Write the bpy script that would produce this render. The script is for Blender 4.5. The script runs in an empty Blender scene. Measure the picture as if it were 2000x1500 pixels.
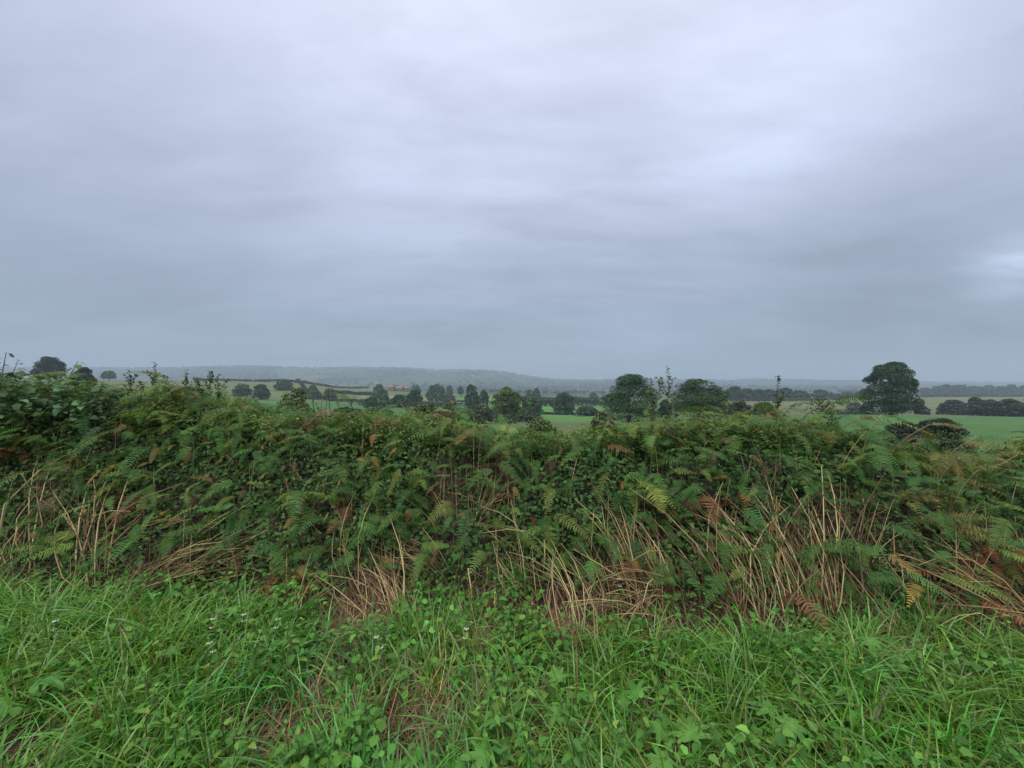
import bpy, math, random
import numpy as np
from mathutils import Matrix, Vector, Euler

rng = np.random.default_rng(7)
random.seed(7)
scene = bpy.context.scene
COL = scene.collection

# ------------------------------------------------------------------ camera
FX, CX, CY, EYE = 750.0, 1000.0, 752.0, 1.6       # photo is 2000 x 1500
cam_d = bpy.data.cameras.new("camera")
cam_d.sensor_width = 36.0
cam_d.lens = FX / 2000.0 * 36.0
cam_d.clip_start = 0.05
cam_d.clip_end = 20000.0
cam = bpy.data.objects.new("camera", cam_d)
COL.objects.link(cam)
cam.location = (0, 0, EYE)
cam.rotation_euler = (math.radians(90.15), 0, 0)
scene.camera = cam

# ------------------------------------------------------------------ view
scene.view_settings.view_transform = 'Standard'
scene.view_settings.look = 'None'
scene.view_settings.gamma = 1.0
scene.view_settings.use_curve_mapping = False
scene.view_settings.exposure = 0.85
scene.render.engine = 'CYCLES'
scene.cycles.max_bounces = 6
scene.cycles.diffuse_bounces = 3
scene.cycles.glossy_bounces = 2
scene.cycles.transmission_bounces = 3
scene.cycles.volume_bounces = 1
scene.cycles.use_denoising = True


def ND(nt, typ, **kw):
    n = nt.nodes.new(typ)
    for k, v in kw.items():
        setattr(n, k, v)
    return n


def L(nt, a, b):
    nt.links.new(a, b)


def sock(nt, s, v):
    if hasattr(v, 'is_output') or hasattr(v, 'links'):
        nt.links.new(v, s)
    else:
        s.default_value = v


def M_(nt, op, a, b=None, clamp=False):
    n = ND(nt, 'ShaderNodeMath', operation=op, use_clamp=clamp)
    sock(nt, n.inputs[0], a)
    if b is not None:
        sock(nt, n.inputs[1], b)
    return n.outputs[0]


def MAPR(nt, v, a, b, c, d, smooth=False):
    n = ND(nt, 'ShaderNodeMapRange')
    if smooth:
        n.interpolation_type = 'SMOOTHSTEP'
    sock(nt, n.inputs[0], v)
    for i, x in enumerate((a, b, c, d)):
        n.inputs[i + 1].default_value = x
    return n.outputs[0]


def RAMP(nt, fac, stops, interp='LINEAR'):
    n = ND(nt, 'ShaderNodeValToRGB')
    n.color_ramp.interpolation = interp
    el = n.color_ramp.elements
    while len(el) < len(stops):
        el.new(0.5)
    for e, (p, c) in zip(el, stops):
        e.position = p
        e.color = (c[0], c[1], c[2], 1)
    sock(nt, n.inputs[0], fac)
    return n.outputs[0]


def MIXC(nt, fac, a, b, blend='MIX'):
    n = ND(nt, 'ShaderNodeMix', data_type='RGBA', blend_type=blend)
    sock(nt, n.inputs[0], fac)
    for s, v in ((n.inputs[6], a), (n.inputs[7], b)):
        if isinstance(v, tuple):
            s.default_value = (v[0], v[1], v[2], 1)
        else:
            L(nt, v, s)
    return n.outputs[2]


def NOISE(nt, vec, scale, detail=4, rough=0.55, dist=0.0):
    n = ND(nt, 'ShaderNodeTexNoise')
    if vec is not None:
        L(nt, vec, n.inputs['Vector'])
    n.inputs['Scale'].default_value = scale
    n.inputs['Detail'].default_value = detail
    n.inputs['Roughness'].default_value = rough
    n.inputs['Distortion'].default_value = dist
    return n.outputs['Fac']


# ------------------------------------------------------------------ overcast sky
SUN_EL, SUN_AZ = math.radians(56), math.radians(-155)     # azimuth clockwise from +Y
world = bpy.data.worlds.new("World")
scene.world = world
world.use_nodes = True
nt = world.node_tree
nt.nodes.clear()
tc = ND(nt, 'ShaderNodeTexCoord')
D = tc.outputs['Generated']
sep = ND(nt, 'ShaderNodeSeparateXYZ')
L(nt, D, sep.inputs[0])
dx, dy, dz = sep.outputs
zc = M_(nt, 'MAXIMUM', dz, 0.0)
base = RAMP(nt, zc, [(0.0, (.285, .357, .45)), (.06, (.298, .37, .472)), (.16, (.338, .40, .518)),
                     (.32, (.44, .50, .65)), (.55, (.57, .62, .785)), (.72, (.69, .73, .89)), (1.0, (1.1, 1.1, 1.14))])
den = M_(nt, 'ADD', zc, 0.22)
comb = ND(nt, 'ShaderNodeCombineXYZ')
L(nt, M_(nt, 'DIVIDE', dx, den), comb.inputs[0])
L(nt, M_(nt, 'DIVIDE', dy, den), comb.inputs[1])
comb.inputs[2].default_value = 3.7
rotm = ND(nt, 'ShaderNodeMapping')
rotm.inputs['Rotation'].default_value = (0, 0, math.radians(38))
rotm.inputs['Scale'].default_value = (.55, 1.5, 1)
L(nt, comb.outputs[0], rotm.inputs[0])
n1 = NOISE(nt, rotm.outputs[0], 0.85, 8, 0.52, 0.5)
n2 = NOISE(nt, rotm.outputs[0], 2.3, 10, 0.58, 0.35)
n4 = NOISE(nt, rotm.outputs[0], 5.5, 12, 0.62, 0.3)
comb2 = ND(nt, 'ShaderNodeCombineXYZ')
L(nt, M_(nt, 'MULTIPLY', dx, 1.6), comb2.inputs[0])
L(nt, M_(nt, 'MULTIPLY', dy, 1.6), comb2.inputs[1])
L(nt, M_(nt, 'MULTIPLY', dz, 17.0), comb2.inputs[2])
n3 = NOISE(nt, comb2.outputs[0], 1.5, 5, 0.55, 0.4)
fine4 = MAPR(nt, n4, .3, .7, -.05, .05)
low = MAPR(nt, zc, 0.02, 0.30, 1.0, 0.0, True)
f = M_(nt, 'ADD', 1.0, MAPR(nt, n1, .3, .7, -.12, .12))
f = M_(nt, 'ADD', f, MAPR(nt, n2, .3, .7, -.10, .10))
f = M_(nt, 'ADD', f, fine4)
f = M_(nt, 'ADD', f, M_(nt, 'MULTIPLY', low, MAPR(nt, n3, .32, .68, -.15, .12)))


def pixdir(px, py):
    return Vector(((px - CX) / FX, 1.0, (CY - py) / FX)).normalized()


# broad cloud masses, brighter and darker parts of the overcast
for px, py, power, amp in ((830, 90, 9, .09), (1500, 250, 22, .12), (1900, 556, 1500, .26), (1945, 543, 1500, .34), (1990, 528, 1500, .36), (2035, 515, 1200, .30), (1960, 535, 200, .12), (1260, 700, 1200, .07), (1560, 275, 120, .10), (1800, 668, 900, .12), (1500, 655, 700, .08), (1950, 620, 300, -.14), (1650, 560, 90, -.06), (820, 380, 40, .05),
                           (1700, 455, 40, -.10), (1800, 640, 120, -.12), (380, 640, 90, -.10), (-150, 250, 6, -.13),
                           (2150, 60, 8, -.10), (1180, 60, 60, -.07), (1060, 520, 30, -.05), (1250, 330, 50, .05)):
    v = ND(nt, 'ShaderNodeVectorMath', operation='DOT_PRODUCT')
    L(nt, D, v.inputs[0])
    v.inputs[1].default_value = pixdir(px, py)
    p = M_(nt, 'POWER', M_(nt, 'MAXIMUM', v.outputs['Value'], 0.0), float(power))
    wob = MAPR(nt, M_(nt, 'ADD', n2, M_(nt, 'MULTIPLY', n3, .6)), .55, 1.05, .25, 1.8)
    f = M_(nt, 'ADD', f, M_(nt, 'MULTIPLY', M_(nt, 'MULTIPLY', p, amp), wob))
vm = ND(nt, 'ShaderNodeVectorMath', operation='SCALE')
L(nt, base, vm.inputs[0])
L(nt, f, vm.inputs['Scale'])
grd = MAPR(nt, dz, -0.04, 0.0, 0.0, 1.0)
cloud_col = MIXC(nt, grd, (.10, .12, .10), vm.outputs[0])
bg_cloud = ND(nt, 'ShaderNodeBackground')
L(nt, cloud_col, bg_cloud.inputs[0])
bg_cloud.inputs[1].default_value = 0.635
sky = ND(nt, 'ShaderNodeTexSky', sky_type='NISHITA')
sky.sun_disc = False
sky.sun_elevation = SUN_EL
sky.sun_rotation = SUN_AZ
bg_sky = ND(nt, 'ShaderNodeBackground')
L(nt, sky.outputs[0], bg_sky.inputs[0])
bg_sky.inputs[1].default_value = 0.06
mixs = ND(nt, 'ShaderNodeMixShader')
mixs.inputs[0].default_value = 0.93
L(nt, bg_sky.outputs[0], mixs.inputs[1])
L(nt, bg_cloud.outputs[0], mixs.inputs[2])
wo = ND(nt, 'ShaderNodeOutputWorld')
L(nt, mixs.outputs[0], wo.inputs[0])

sun_d = bpy.data.lights.new("sun", 'SUN')
sun_d.energy = 1.5
sun_d.angle = math.radians(50)
sun_d.color = (1.0, .96, .88)
sun = bpy.data.objects.new("sun", sun_d)
COL.objects.link(sun)
sd = Vector((math.sin(SUN_AZ) * math.cos(SUN_EL), math.cos(SUN_AZ) * math.cos(SUN_EL), math.sin(SUN_EL)))
sun.rotation_euler = sd.to_track_quat('Z', 'Y').to_euler()
sun.location = (0, 0, 60)


# ------------------------------------------------------------------ helpers
def at(px, py, Y):
    return np.array([(px - CX) / FX * Y, Y, EYE - (py - CY) / FX * Y])


def mesh(name, V, F, col=None, mat=None, smooth=False):
    """V (n,3); F list of (m,k) index arrays."""
    if not isinstance(F, list):
        F = [F]
    F = [np.asarray(f, dtype=np.int32) for f in F if len(f)]
    V = np.asarray(V, dtype=np.float32).reshape(-1, 3)
    me = bpy.data.meshes.new(name)
    me.vertices.add(len(V))
    me.vertices.foreach_set('co', V.ravel())
    loops = np.concatenate([f.ravel() for f in F])
    tot = np.concatenate([np.full(len(f), f.shape[1], dtype=np.int32) for f in F])
    start = np.concatenate([[0], np.cumsum(tot)[:-1]]).astype(np.int32)
    me.loops.add(len(loops))
    me.loops.foreach_set('vertex_index', loops)
    me.polygons.add(len(tot))
    me.polygons.foreach_set('loop_start', start)
    if smooth:
        me.polygons.foreach_set('use_smooth', np.ones(len(tot), dtype=bool))
    me.update(calc_edges=True)
    if col is not None:
        a = me.color_attributes.new('Col', 'FLOAT_COLOR', 'POINT')
        c = np.ones((len(V), 4), dtype=np.float32)
        col = np.asarray(col)
        c[:, :col.shape[-1]] = col
        a.data.foreach_set('color', c.ravel())
    if mat is not None:
        me.materials.append(mat)
    return me


def obj(name, data=None, parent=None, mtx=None, mat=None, **props):
    o = bpy.data.objects.new(name, data)
    COL.objects.link(o)
    if parent is not None:
        o.parent = parent
    if mtx is not None:
        o.matrix_basis = mtx
    if mat is not None:
        o.material_slots[0].link = 'OBJECT'
        o.material_slots[0].material = mat
    for k, v in props.items():
        if v:
            o[k] = v
    return o


def merge(parts):
    """parts: list of (V, [F...], col) -> one V, F list, col"""
    Vs, Fs, Cs, off = [], {}, [], 0
    for V, F, C in parts:
        V = np.asarray(V).reshape(-1, 3)
        Vs.append(V)
        Cs.append(np.broadcast_to(np.asarray(C, dtype=float), (len(V), 3)))
        for f in F:
            f = np.asarray(f)
            Fs.setdefault(f.shape[1], []).append(f + off)
        off += len(V)
    return np.concatenate(Vs), [np.concatenate(v) for v in Fs.values()], np.concatenate(Cs)


def blades(base, Ln, az, th0, th1, w, S=4, taper=0.8, twist=0.0, wmin=0.0):
    """ribbons: base (n,3); returns V, F"""
    n = len(base)
    dirh = np.stack([np.cos(az), np.sin(az), np.zeros(n)], 1)
    side = np.stack([-np.sin(az), np.cos(az), np.zeros(n)], 1)
    up = np.array([0, 0, 1.0])
    pos = base.copy()
    rows = []
    tw = np.broadcast_to(np.asarray(twist, dtype=float), (n,))
    for k in range(S + 1):
        t = k / S
        th = th0 + th1 * t
        ww = np.maximum(w * (1 - t) ** taper * min(1, .45 + t * 3), wmin)
        tang = dirh * np.sin(th)[:, None] + up * np.cos(th)[:, None]
        nrm = dirh * np.cos(th)[:, None] - up * np.sin(th)[:, None]
        s = side * np.cos(tw * t)[:, None] + nrm * np.sin(tw * t)[:, None]
        if k < S:
            rows.append(pos - s * ww[:, None] / 2)
            rows.append(pos + s * ww[:, None] / 2)
        else:
            rows.append(pos.copy())
        pos = pos + tang * (Ln / S)[:, None]
    V = np.stack(rows, 1)
    m = 2 * S + 1
    off = (np.arange(n) * m)[:, None]
    quads = np.concatenate([off + np.array([2 * k, 2 * k + 1, 2 * k + 3, 2 * k + 2])[None] for k in range(S - 1)])
    tri = off + np.array([2 * S - 2, 2 * S - 1, 2 * S])[None]
    return V.reshape(-1, 3), [quads, tri], m


def unit(v):
    return v / np.maximum(np.linalg.norm(v, axis=1, keepdims=True), 1e-9)


def leaves(P, N, size, aspect=0.6, hexa=False, droop=0.15, dirs=None, r=rng):
    """leaf faces at P with normal N; returns V, F, verts-per-leaf"""
    n = len(P)
    N = unit(N)
    if dirs is None:
        dirs = r.normal(size=(n, 3))
    d = unit(dirs - N * np.sum(dirs * N, 1, keepdims=True))
    s = np.cross(N, d)
    size = np.broadcast_to(size, (n,))[:, None]
    w = size * aspect * .5
    f = N * size * .12
    if not hexa:
        V = np.stack([P - d * size * .5, P + s * w + f, P + d * size * .5 - N * size * droop, P - s * w + f], 1)
        off = (np.arange(n) * 4)[:, None]
        return V.reshape(-1, 3), [off + np.array([[0, 1, 2]]), off + np.array([[0, 2, 3]])], 4
    b = P - d * size * .5
    V = np.stack([b, b + d * size * .28 + s * w + f, b + d * size * .66 + s * w * .72 + f * .6,
                  b + d * size - N * size * droop, b + d * size * .66 - s * w * .72 + f * .6,
                  b + d * size * .28 - s * w + f, b + d * size * .45], 1)
    off = (np.arange(n) * 7)[:, None]
    F = np.concatenate([off + np.array([[6, a, c]]) for a, c in ((0, 1), (1, 2), (2, 3), (3, 4), (4, 5), (5, 0))])
    return V.reshape(-1, 3), [F], 7


def tube(pts, radii, k=5, cap=True):
    pts = np.asarray(pts, dtype=float)
    n = len(pts)
    t = np.gradient(pts, axis=0)
    t = unit(t)
    ref = np.array([0.31, 0.87, 0.38])
    a = unit(np.cross(t, ref))
    b = np.cross(t, a)
    ang = np.arange(k) * 2 * math.pi / k
    V = pts[:, None] + np.asarray(radii)[:, None, None] * (a[:, None] * np.cos(ang)[None, :, None] + b[:, None] * np.sin(ang)[None, :, None])
    V = V.reshape(-1, 3)
    q = []
    for i in range(n - 1):
        for j in range(k):
            q.append((i * k + j, i * k + (j + 1) % k, (i + 1) * k + (j + 1) % k, (i + 1) * k + j))
    F = [np.array(q)]
    if cap:
        V = np.concatenate([V, pts[-1:], pts[:1]])
        F.append(np.array([((n - 1) * k + j, (n - 1) * k + (j + 1) % k, n * k) for j in range(k)] +
                          [((j + 1) % k, j, n * k + 1) for j in range(k)]))
    return V, F


def jit(c, n, amp=.25, r=rng, hue=.12):
    c = np.asarray(c, dtype=float)
    k = np.exp(r.normal(size=(n, 1)) * amp)
    h = np.exp(r.normal(size=(n, 3)) * hue * np.array([1, .35, .6]))
    return c * k * h


# smooth value noise in python (for terrain, bank, densities)
class VN:
    def __init__(s, seed):
        s.g = np.random.default_rng(seed).random((64, 64))

    def __call__(s, x, y, f=1.0):
        x = np.asarray(x, dtype=float) * f + 900.3
        y = np.asarray(y, dtype=float) * f + 900.7
        xi, yi = np.floor(x).astype(int), np.floor(y).astype(int)
        u, v = x - xi, y - yi
        u, v = u * u * (3 - 2 * u), v * v * (3 - 2 * v)
        g = s.g
        a, b = g[xi % 64, yi % 64], g[(xi + 1) % 64, yi % 64]
        c, d = g[xi % 64, (yi + 1) % 64], g[(xi + 1) % 64, (yi + 1) % 64]
        return (a * (1 - u) + b * u) * (1 - v) + (c * (1 - u) + d * u) * v


vn1, vn2, vn3 = VN(1), VN(2), VN(3)


def ss(a, b, x):
    t = np.clip((np.asarray(x, dtype=float) - a) / (b - a), 0, 1)
    return t * t * (3 - 2 * t)


# ------------------------------------------------------------------ materials
def leafmat(name, source='attr', stops=None, rough=.5, spec=.28, trans=.25, noise=0.0):
    m = bpy.data.materials.new(name)
    m.use_nodes = True
    t = m.node_tree
    t.nodes.clear()
    if source == 'attr':
        a = ND(t, 'ShaderNodeAttribute', attribute_name='Col')
        c = a.outputs['Color']
    else:
        oi = ND(t, 'ShaderNodeObjectInfo')
        c = RAMP(t, oi.outputs['Random'], stops)
        a = ND(t, 'ShaderNodeAttribute', attribute_name='Col')
        c = MIXC(t, 1.0, c, a.outputs['Color'], 'MULTIPLY')
    if noise:
        g = ND(t, 'ShaderNodeNewGeometry')
        nz = NOISE(t, g.outputs['Position'], noise, 3)
        c = MIXC(t, 1.0, c, RAMP(t, nz, [(.3, (.62, .62, .62)), (.7, (1.3, 1.3, 1.3))]), 'MULTIPLY')
    p = ND(t, 'ShaderNodeBsdfPrincipled')
    L(t, c, p.inputs['Base Color'])
    p.inputs['Roughness'].default_value = rough
    p.inputs['Specular IOR Level'].default_value = spec
    out = ND(t, 'ShaderNodeOutputMaterial')
    if trans:
        tr = ND(t, 'ShaderNodeBsdfTranslucent')
        L(t, MIXC(t, 1.0, c, (1.15, 1.1, .6), 'MULTIPLY'), tr.inputs['Color'])
        mx = ND(t, 'ShaderNodeMixShader')
        mx.inputs[0].default_value = trans
        L(t, p.outputs[0], mx.inputs[1])
        L(t, tr.outputs[0], mx.inputs[2])
        L(t, mx.outputs[0], out.inputs[0])
    else:
        L(t, p.outputs[0], out.inputs[0])
    return m


G = lambda *a: a
MAT = {}
MAT['fern_green'] = leafmat('fern_green', 'rand', [(0, (.045, .125, .034)), (.3, (.07, .155, .040)), (.6, (.10, .185, .044)), (.85, (.14, .215, .048)), (1, (.21, .24, .05))], noise=2.2, spec=.14, rough=.55)
MAT['fern_lime'] = leafmat('fern_lime', 'rand', [(0, (.075, .165, .045)), (.6, (.13, .235, .045)), (1, (.21, .25, .055))], spec=.14)
MAT['fern_olive'] = leafmat('fern_olive', 'rand', [(0, (.10, .14, .045)), (.5, (.16, .17, .05)), (1, (.23, .18, .055))], spec=.14)
MAT['fern_brown'] = leafmat('fern_brown', 'rand', [(0, (.10, .055, .035)), (.5, (.16, .085, .045)), (1, (.24, .13, .065))], spec=.2, rough=.7)
MAT['fern_rust'] = leafmat('fern_rust', 'rand', [(0, (.24, .095, .05)), (1, (.38, .16, .075))], spec=.2, rough=.7)
MAT['fern_orange'] = leafmat('fern_orange', 'rand', [(0, (.46, .21, .055)), (1, (.60, .31, .075))], spec=.25)
MAT['fern_yellow'] = leafmat('fern_yellow', 'rand', [(0, (.42, .32, .075)), (1, (.58, .42, .10))], spec=.25)
MAT['stem'] = leafmat('stem', 'rand', [(0, (.10, .12, .05)), (.5, (.20, .16, .08)), (1, (.32, .23, .12))], trans=0)
MAT['straw'] = leafmat('straw', 'rand', [(0, (.13, .075, .045)), (.2, (.22, .13, .07)), (.45, (.36, .26, .13)), (.7, (.53, .41, .20)), (1, (.66, .53, .28))], trans=.1, spec=.25, rough=.6)
MAT['strawattr'] = leafmat('strawattr', 'attr', trans=.1, spec=.25, rough=.65)
MAT['grass'] = leafmat('grass', 'attr', trans=.32, spec=.55, rough=.34)
MAT['leafattr'] = leafmat('leafattr', 'attr', trans=.3, spec=.16, rough=.5)
MAT['treeleaf'] = leafmat('treeleaf', 'attr', trans=.2, spec=.25, rough=.6)
MAT['nettle'] = leafmat('nettle', 'rand', [(0, (.06, .18, .034)), (.5, (.09, .24, .040)), (.85, (.13, .29, .048)), (1, (.2, .33, .06))], trans=.3, rough=.5)
MAT['hogweed'] = leafmat('hogweed', 'rand', [(0, (.09, .25, .045)), (1, (.14, .32, .06))], trans=.3, rough=.45)
MAT['hazel'] = leafmat('hazel', 'rand', [(0, (.07, .135, .06)), (.6, (.11, .195, .075)), (.93, (.14, .24, .08)), (1, (.22, .34, .08))], trans=.3, rough=.5)
MAT['petal'] = leafmat('petal', 'attr', trans=.3, spec=.2)


def bark_mat():
    m = bpy.data.materials.new('bark')
    m.use_nodes = True
    t = m.node_tree
    p = t.nodes['Principled BSDF']
    g = ND(t, 'ShaderNodeTexCoord')
    nz = NOISE(t, g.outputs['Object'], 6, 6)
    L(t, RAMP(t, nz, [(.3, (.05, .042, .034)), (.7, (.13, .11, .09))]), p.inputs['Base Color'])
    p.inputs['Roughness'].default_value = .9
    return m


MAT['bark'] = bark_mat()


# ------------------------------------------------------------------ terrain
PROF = {   # tan(azimuth): (depth, height)
    -1.70: [(6, -.1), (20, .1), (60, .6), (190, 3.6), (350, 8), (500, 6), (900, 0), (1500, 5), (2500, 110), (3200, 80), (4300, 20)],
    -1.25: [(6, -.2), (20, -.1), (60, .0), (190, 3.2), (350, 8.2), (480, 6), (900, -5), (1500, 5), (2500, 112), (3200, 80), (4300, 20)],
    -0.90: [(6, -.3), (20, -.6), (60, -2.4), (190, -3.8), (400, 6.6), (520, 5), (1000, -15), (1500, 2), (2500, 118), (3300, 90), (4300, 20)],
    -0.60: [(6, -.4), (20, -1), (60, -3.2), (150, -7.6), (250, -6.6), (420, 5.6), (540, 2), (1000, -25), (1500, 5), (2000, 60), (2500, 124), (3300, 90), (4300, 20)],
    -0.35: [(6, -.4), (20, -1.2), (60, -3.8), (150, -8.2), (250, -9.0), (350, -9.0), (500, -6), (600, -3), (1000, -25), (1500, 5), (2100, 75), (2600, 122), (3300, 100), (4300, 20)],
    -0.10: [(6, -.4), (20, -1.4), (60, -4.4), (150, -10), (220, -11), (350, -12.4), (500, -11.7), (1000, -16), (1500, -4), (2100, 55), (2600, 98), (3300, 90), (4300, 20)],
    0.15: [(6, -.4), (20, -1.4), (60, -4.4), (120, -8.8), (170, -11), (260, -13), (400, -14.4), (600, -17), (1000, -20), (1500, -14), (2100, 5), (2800, 38), (3300, 35), (4300, 10)],
    0.40: [(6, -.4), (20, -1.3), (60, -4), (90, -6), (200, -11), (400, -16), (700, -22), (1200, -22), (1800, -10), (3000, 46), (3500, 40), (4300, 10)],
    0.60: [(6, -.4), (20, -1.2), (60, -3.6), (90, -5.6), (200, -10), (350, -11.5), (500, -15), (800, -20), (1200, -22), (1900, -6), (3000, 38), (3500, 30), (4300, 5)],
    0.90: [(6, -.4), (30, -1.4), (60, -3.1), (92, -5.4), (110, -7.4), (200, -12), (400, -11.0), (500, -17), (1200, -22), (1900, -6), (3000, 38), (3500, 30), (4300, 5)],
    1.15: [(6, -.4), (15, -.75), (30, -1.9), (60, -3.6), (92, -5.9), (110, -7.9), (200, -12), (450, -12), (600, -18), (1200, -20), (1900, -8), (3000, 20), (3500, 20), (4300, 5)],
    1.50: [(6, -.4), (15, -.75), (30, -1.9), (60, -3.6), (92, -6.1), (110, -7.9), (200, -12), (450, -12), (600, -18), (1200, -20), (1900, -8), (3000, 12), (3500, 15), (4300, 5)],
    2.50: [(6, -.4), (30, -1.5), (92, -5), (200, -10), (450, -10), (1200, -15), (3000, 12), (4300, 5)],
}
PU = np.array(sorted(PROF))
LY = np.linspace(math.log(6), math.log(4300), 220)
PT = np.array([np.interp(LY, [math.log(a) for a, b in PROF[u]], [b for a, b in PROF[u]]) for u in PU])
ker = np.hanning(9)
ker /= ker.sum()
PT = np.array([np.convolve(np.pad(r, 4, mode='edge'), ker, mode='valid') for r in PT])


def ground(X, Y):
    X = np.asarray(X, dtype=float)
    Y = np.asarray(Y, dtype=float)
    u = X / np.sqrt(Y * Y + 100.0) 
    ly = np.log(np.clip(Y, 6, 4300))
    fi = np.clip((ly - LY[0]) / (LY[1] - LY[0]), 0, len(LY) - 1.001)
    i = fi.astype(int)
    fy = fi - i
    j = np.clip(np.searchsorted(PU, u) - 1, 0, len(PU) - 2)
    fu = np.clip((u - PU[j]) / (PU[j + 1] - PU[j]), 0, 1)
    fu = fu * fu * (3 - 2 * fu)
    z = (PT[j, i] * (1 - fy) + PT[j, i + 1] * fy) * (1 - fu) + (PT[j + 1, i] * (1 - fy) + PT[j + 1, i + 1] * fy) * fu
    far = ss(900, 2200, Y)
    z = z + far * ((vn1(X, Y, 1 / 420.) - .5) * 22 + (vn2(X, Y, 1 / 150.) - .5) * 8)
    near = 1 - ss(2.5, 6, Y)
    return z * (1 - near)


yrow = np.concatenate([np.linspace(-60, -2, 14), np.linspace(-1, 6, 15), np.exp(np.linspace(math.log(6.6), math.log(4300), 230))])
ucol = np.linspace(-2.6, 2.6, 330)
U, YY = np.meshgrid(ucol, yrow)
XX = U * np.sqrt(YY * YY + 100.0)
ZZ = ground(XX, YY)
V = np.stack([XX, YY, ZZ], -1).reshape(-1, 3)
nr, nc = XX.shape
idx = np.arange(nr * nc).reshape(nr, nc)
F = np.stack([idx[:-1, :-1], idx[:-1, 1:], idx[1:, 1:], idx[1:, :-1]], -1).reshape(-1, 4)
# field colours: what grows there
PXc = CX + XX / np.maximum(YY, 1) * FX
C = np.zeros(XX.shape + (3,))
C[:] = (.075, .12, .042)
WOOD = np.zeros(XX.shape)                        # 1 where the far slopes are wooded


def paint(mask, c):
    C[mask] = c


soil = YY < 6
paint(soil, (.050, .038, .026))
paint((YY >= 6), (.085, .135, .048))
paint((YY >= 6) & (PXc > 1500) & (YY < 101), (.066, .150, .046))            # bright right-hand pasture
paint((PXc > 1500) & (YY >= 101) & (YY < 215), (.10, .13, .06))
paint((PXc > 1400) & (YY >= 215) & (YY < 470), (.125, .145, .066))           # pale meadow behind the big tree
paint((PXc < 760) & (YY >= 215) & (YY < 620), (.115, .145, .060))               # pale hillside on the left
paint((PXc < 420) & (YY >= 90) & (YY < 620), (.11, .135, .058))
paint((PXc >= 420) & (PXc < 800) & (YY >= 60) & (YY < 215), (.065, .150, .045))
paint((PXc >= 700) & (PXc < 860) & (YY >= 300) & (YY < 380), (.18, .165, .085))
paint((PXc >= 860) & (PXc < 1000) & (YY >= 215) & (YY < 420), (.10, .20, .055))
paint((PXc >= 1000) & (PXc < 1180) & (YY >= 90) & (YY < 300), (.085, .20, .048))
paint((PXc >= 1000) & (PXc < 1200) & (YY >= 380) & (YY < 620), (.15, .145, .085))


WOOD[(YY > 1500) & (PXc < 520)] = 1
WOOD[(YY > 2250) & (PXc < 700)] = 1
WOOD[(YY > 2480) & (PXc < 1100)] = 1
WOOD[(YY > 1350) & (PXc > 1240)] = 1
WOOD[(YY > 1900) & (PXc > 1040) & (vn1(XX, YY, 1 / 160.) > .45)] = 1
WOOD[(YY > 950) & (YY < 1300) & (PXc > 880) & (PXc < 1400)] = 1
C = np.concatenate([C, WOOD[..., None]], -1)


def ground_mat():
    m = bpy.data.materials.new('farmland')
    m.use_nodes = True
    t = m.node_tree
    p = t.nodes['Principled BSDF']
    g = ND(t, 'ShaderNodeNewGeometry')
    pos = g.outputs['Position']
    a = ND(t, 'ShaderNodeAttribute', attribute_name='Col')
    s = ND(t, 'ShaderNodeSeparateXYZ')
    L(t, pos, s.inputs[0])
    mp = ND(t, 'ShaderNodeMapping')
    L(t, pos, mp.inputs[0])
    mp.inputs['Scale'].default_value = (1 / 230., 1 / 330., 0)
    mp.inputs['Rotation'].default_value = (0, 0, .35)
    v = ND(t, 'ShaderNodeTexVoronoi', voronoi_dimensions='2D')
    L(t, mp.outputs[0], v.inputs['Vector'])
    v.inputs['Scale'].default_value = 1.0
    sc = ND(t, 'ShaderNodeSeparateColor')
    L(t, v.outputs['Color'], sc.inputs[0])
    fields = RAMP(t, sc.outputs[0], [(0, (.022, .040, .020)), (.3, (.036, .064, .026)), (.5, (.052, .085, .034)), (.66, (.026, .05, .022)),
                                     (.74, (.13, .10, .062)), (.86, (.045, .078, .030)), (1, (.085, .078, .042))], 'CONSTANT')
    farm = MAPR(t, s.outputs[1], 600, 700, 0, 1)
    fields = MIXC(t, a.outputs['Alpha'], fields, (.026, .042, .026))
    c = MIXC(t, farm, a.outputs['Color'], fields)
    n0 = NOISE(t, pos, .035, 5)
    n1 = NOISE(t, pos, .6, 5)
    n2 = NOISE(t, pos, 9, 4)
    c = MIXC(t, 1.0, c, RAMP(t, n0, [(.3, (.8, .85, .8)), (.7, (1.2, 1.12, 1.15))]), 'MULTIPLY')
    c = MIXC(t, 1.0, c, RAMP(t, n1, [(.3, (.82, .86, .8)), (.7, (1.2, 1.14, 1.2))]), 'MULTIPLY')
    c = MIXC(t, 1.0, c, RAMP(t, n2, [(.3, (.78, .78, .78)), (.7, (1.2, 1.2, 1.2))]), 'MULTIPLY')
    L(t, c, p.inputs['Base Color'])
    p.inputs['Roughness'].default_value = .9
    p.inputs['Specular IOR Level'].default_value = .15
    b = ND(t, 'ShaderNodeBump')
    b.inputs['Strength'].default_value = .5
    b.inputs['Distance'].default_value = .08
    L(t, NOISE(t, pos, 14, 5), b.inputs['Height'])
    L(t, b.outputs[0], p.inputs['Normal'])
    return m


obj('ground', mesh('ground', V, F, C.reshape(-1, 4), ground_mat(), smooth=True), kind='structure')

# ------------------------------------------------------------------ hedge bank
TOPX = [-300, 0, 100, 200, 300, 400, 470, 560, 700, 800, 900, 1000, 1100, 1200, 1300, 1400, 1500, 1600, 1680, 1750, 1850, 1920, 2000, 2400]
TOPY = [735, 738, 748, 752, 762, 770, 786, 802, 812, 808, 822, 836, 838, 828, 824, 818, 804, 806, 840, 882, 886, 872, 864, 866]
CRY = 3.9


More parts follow.
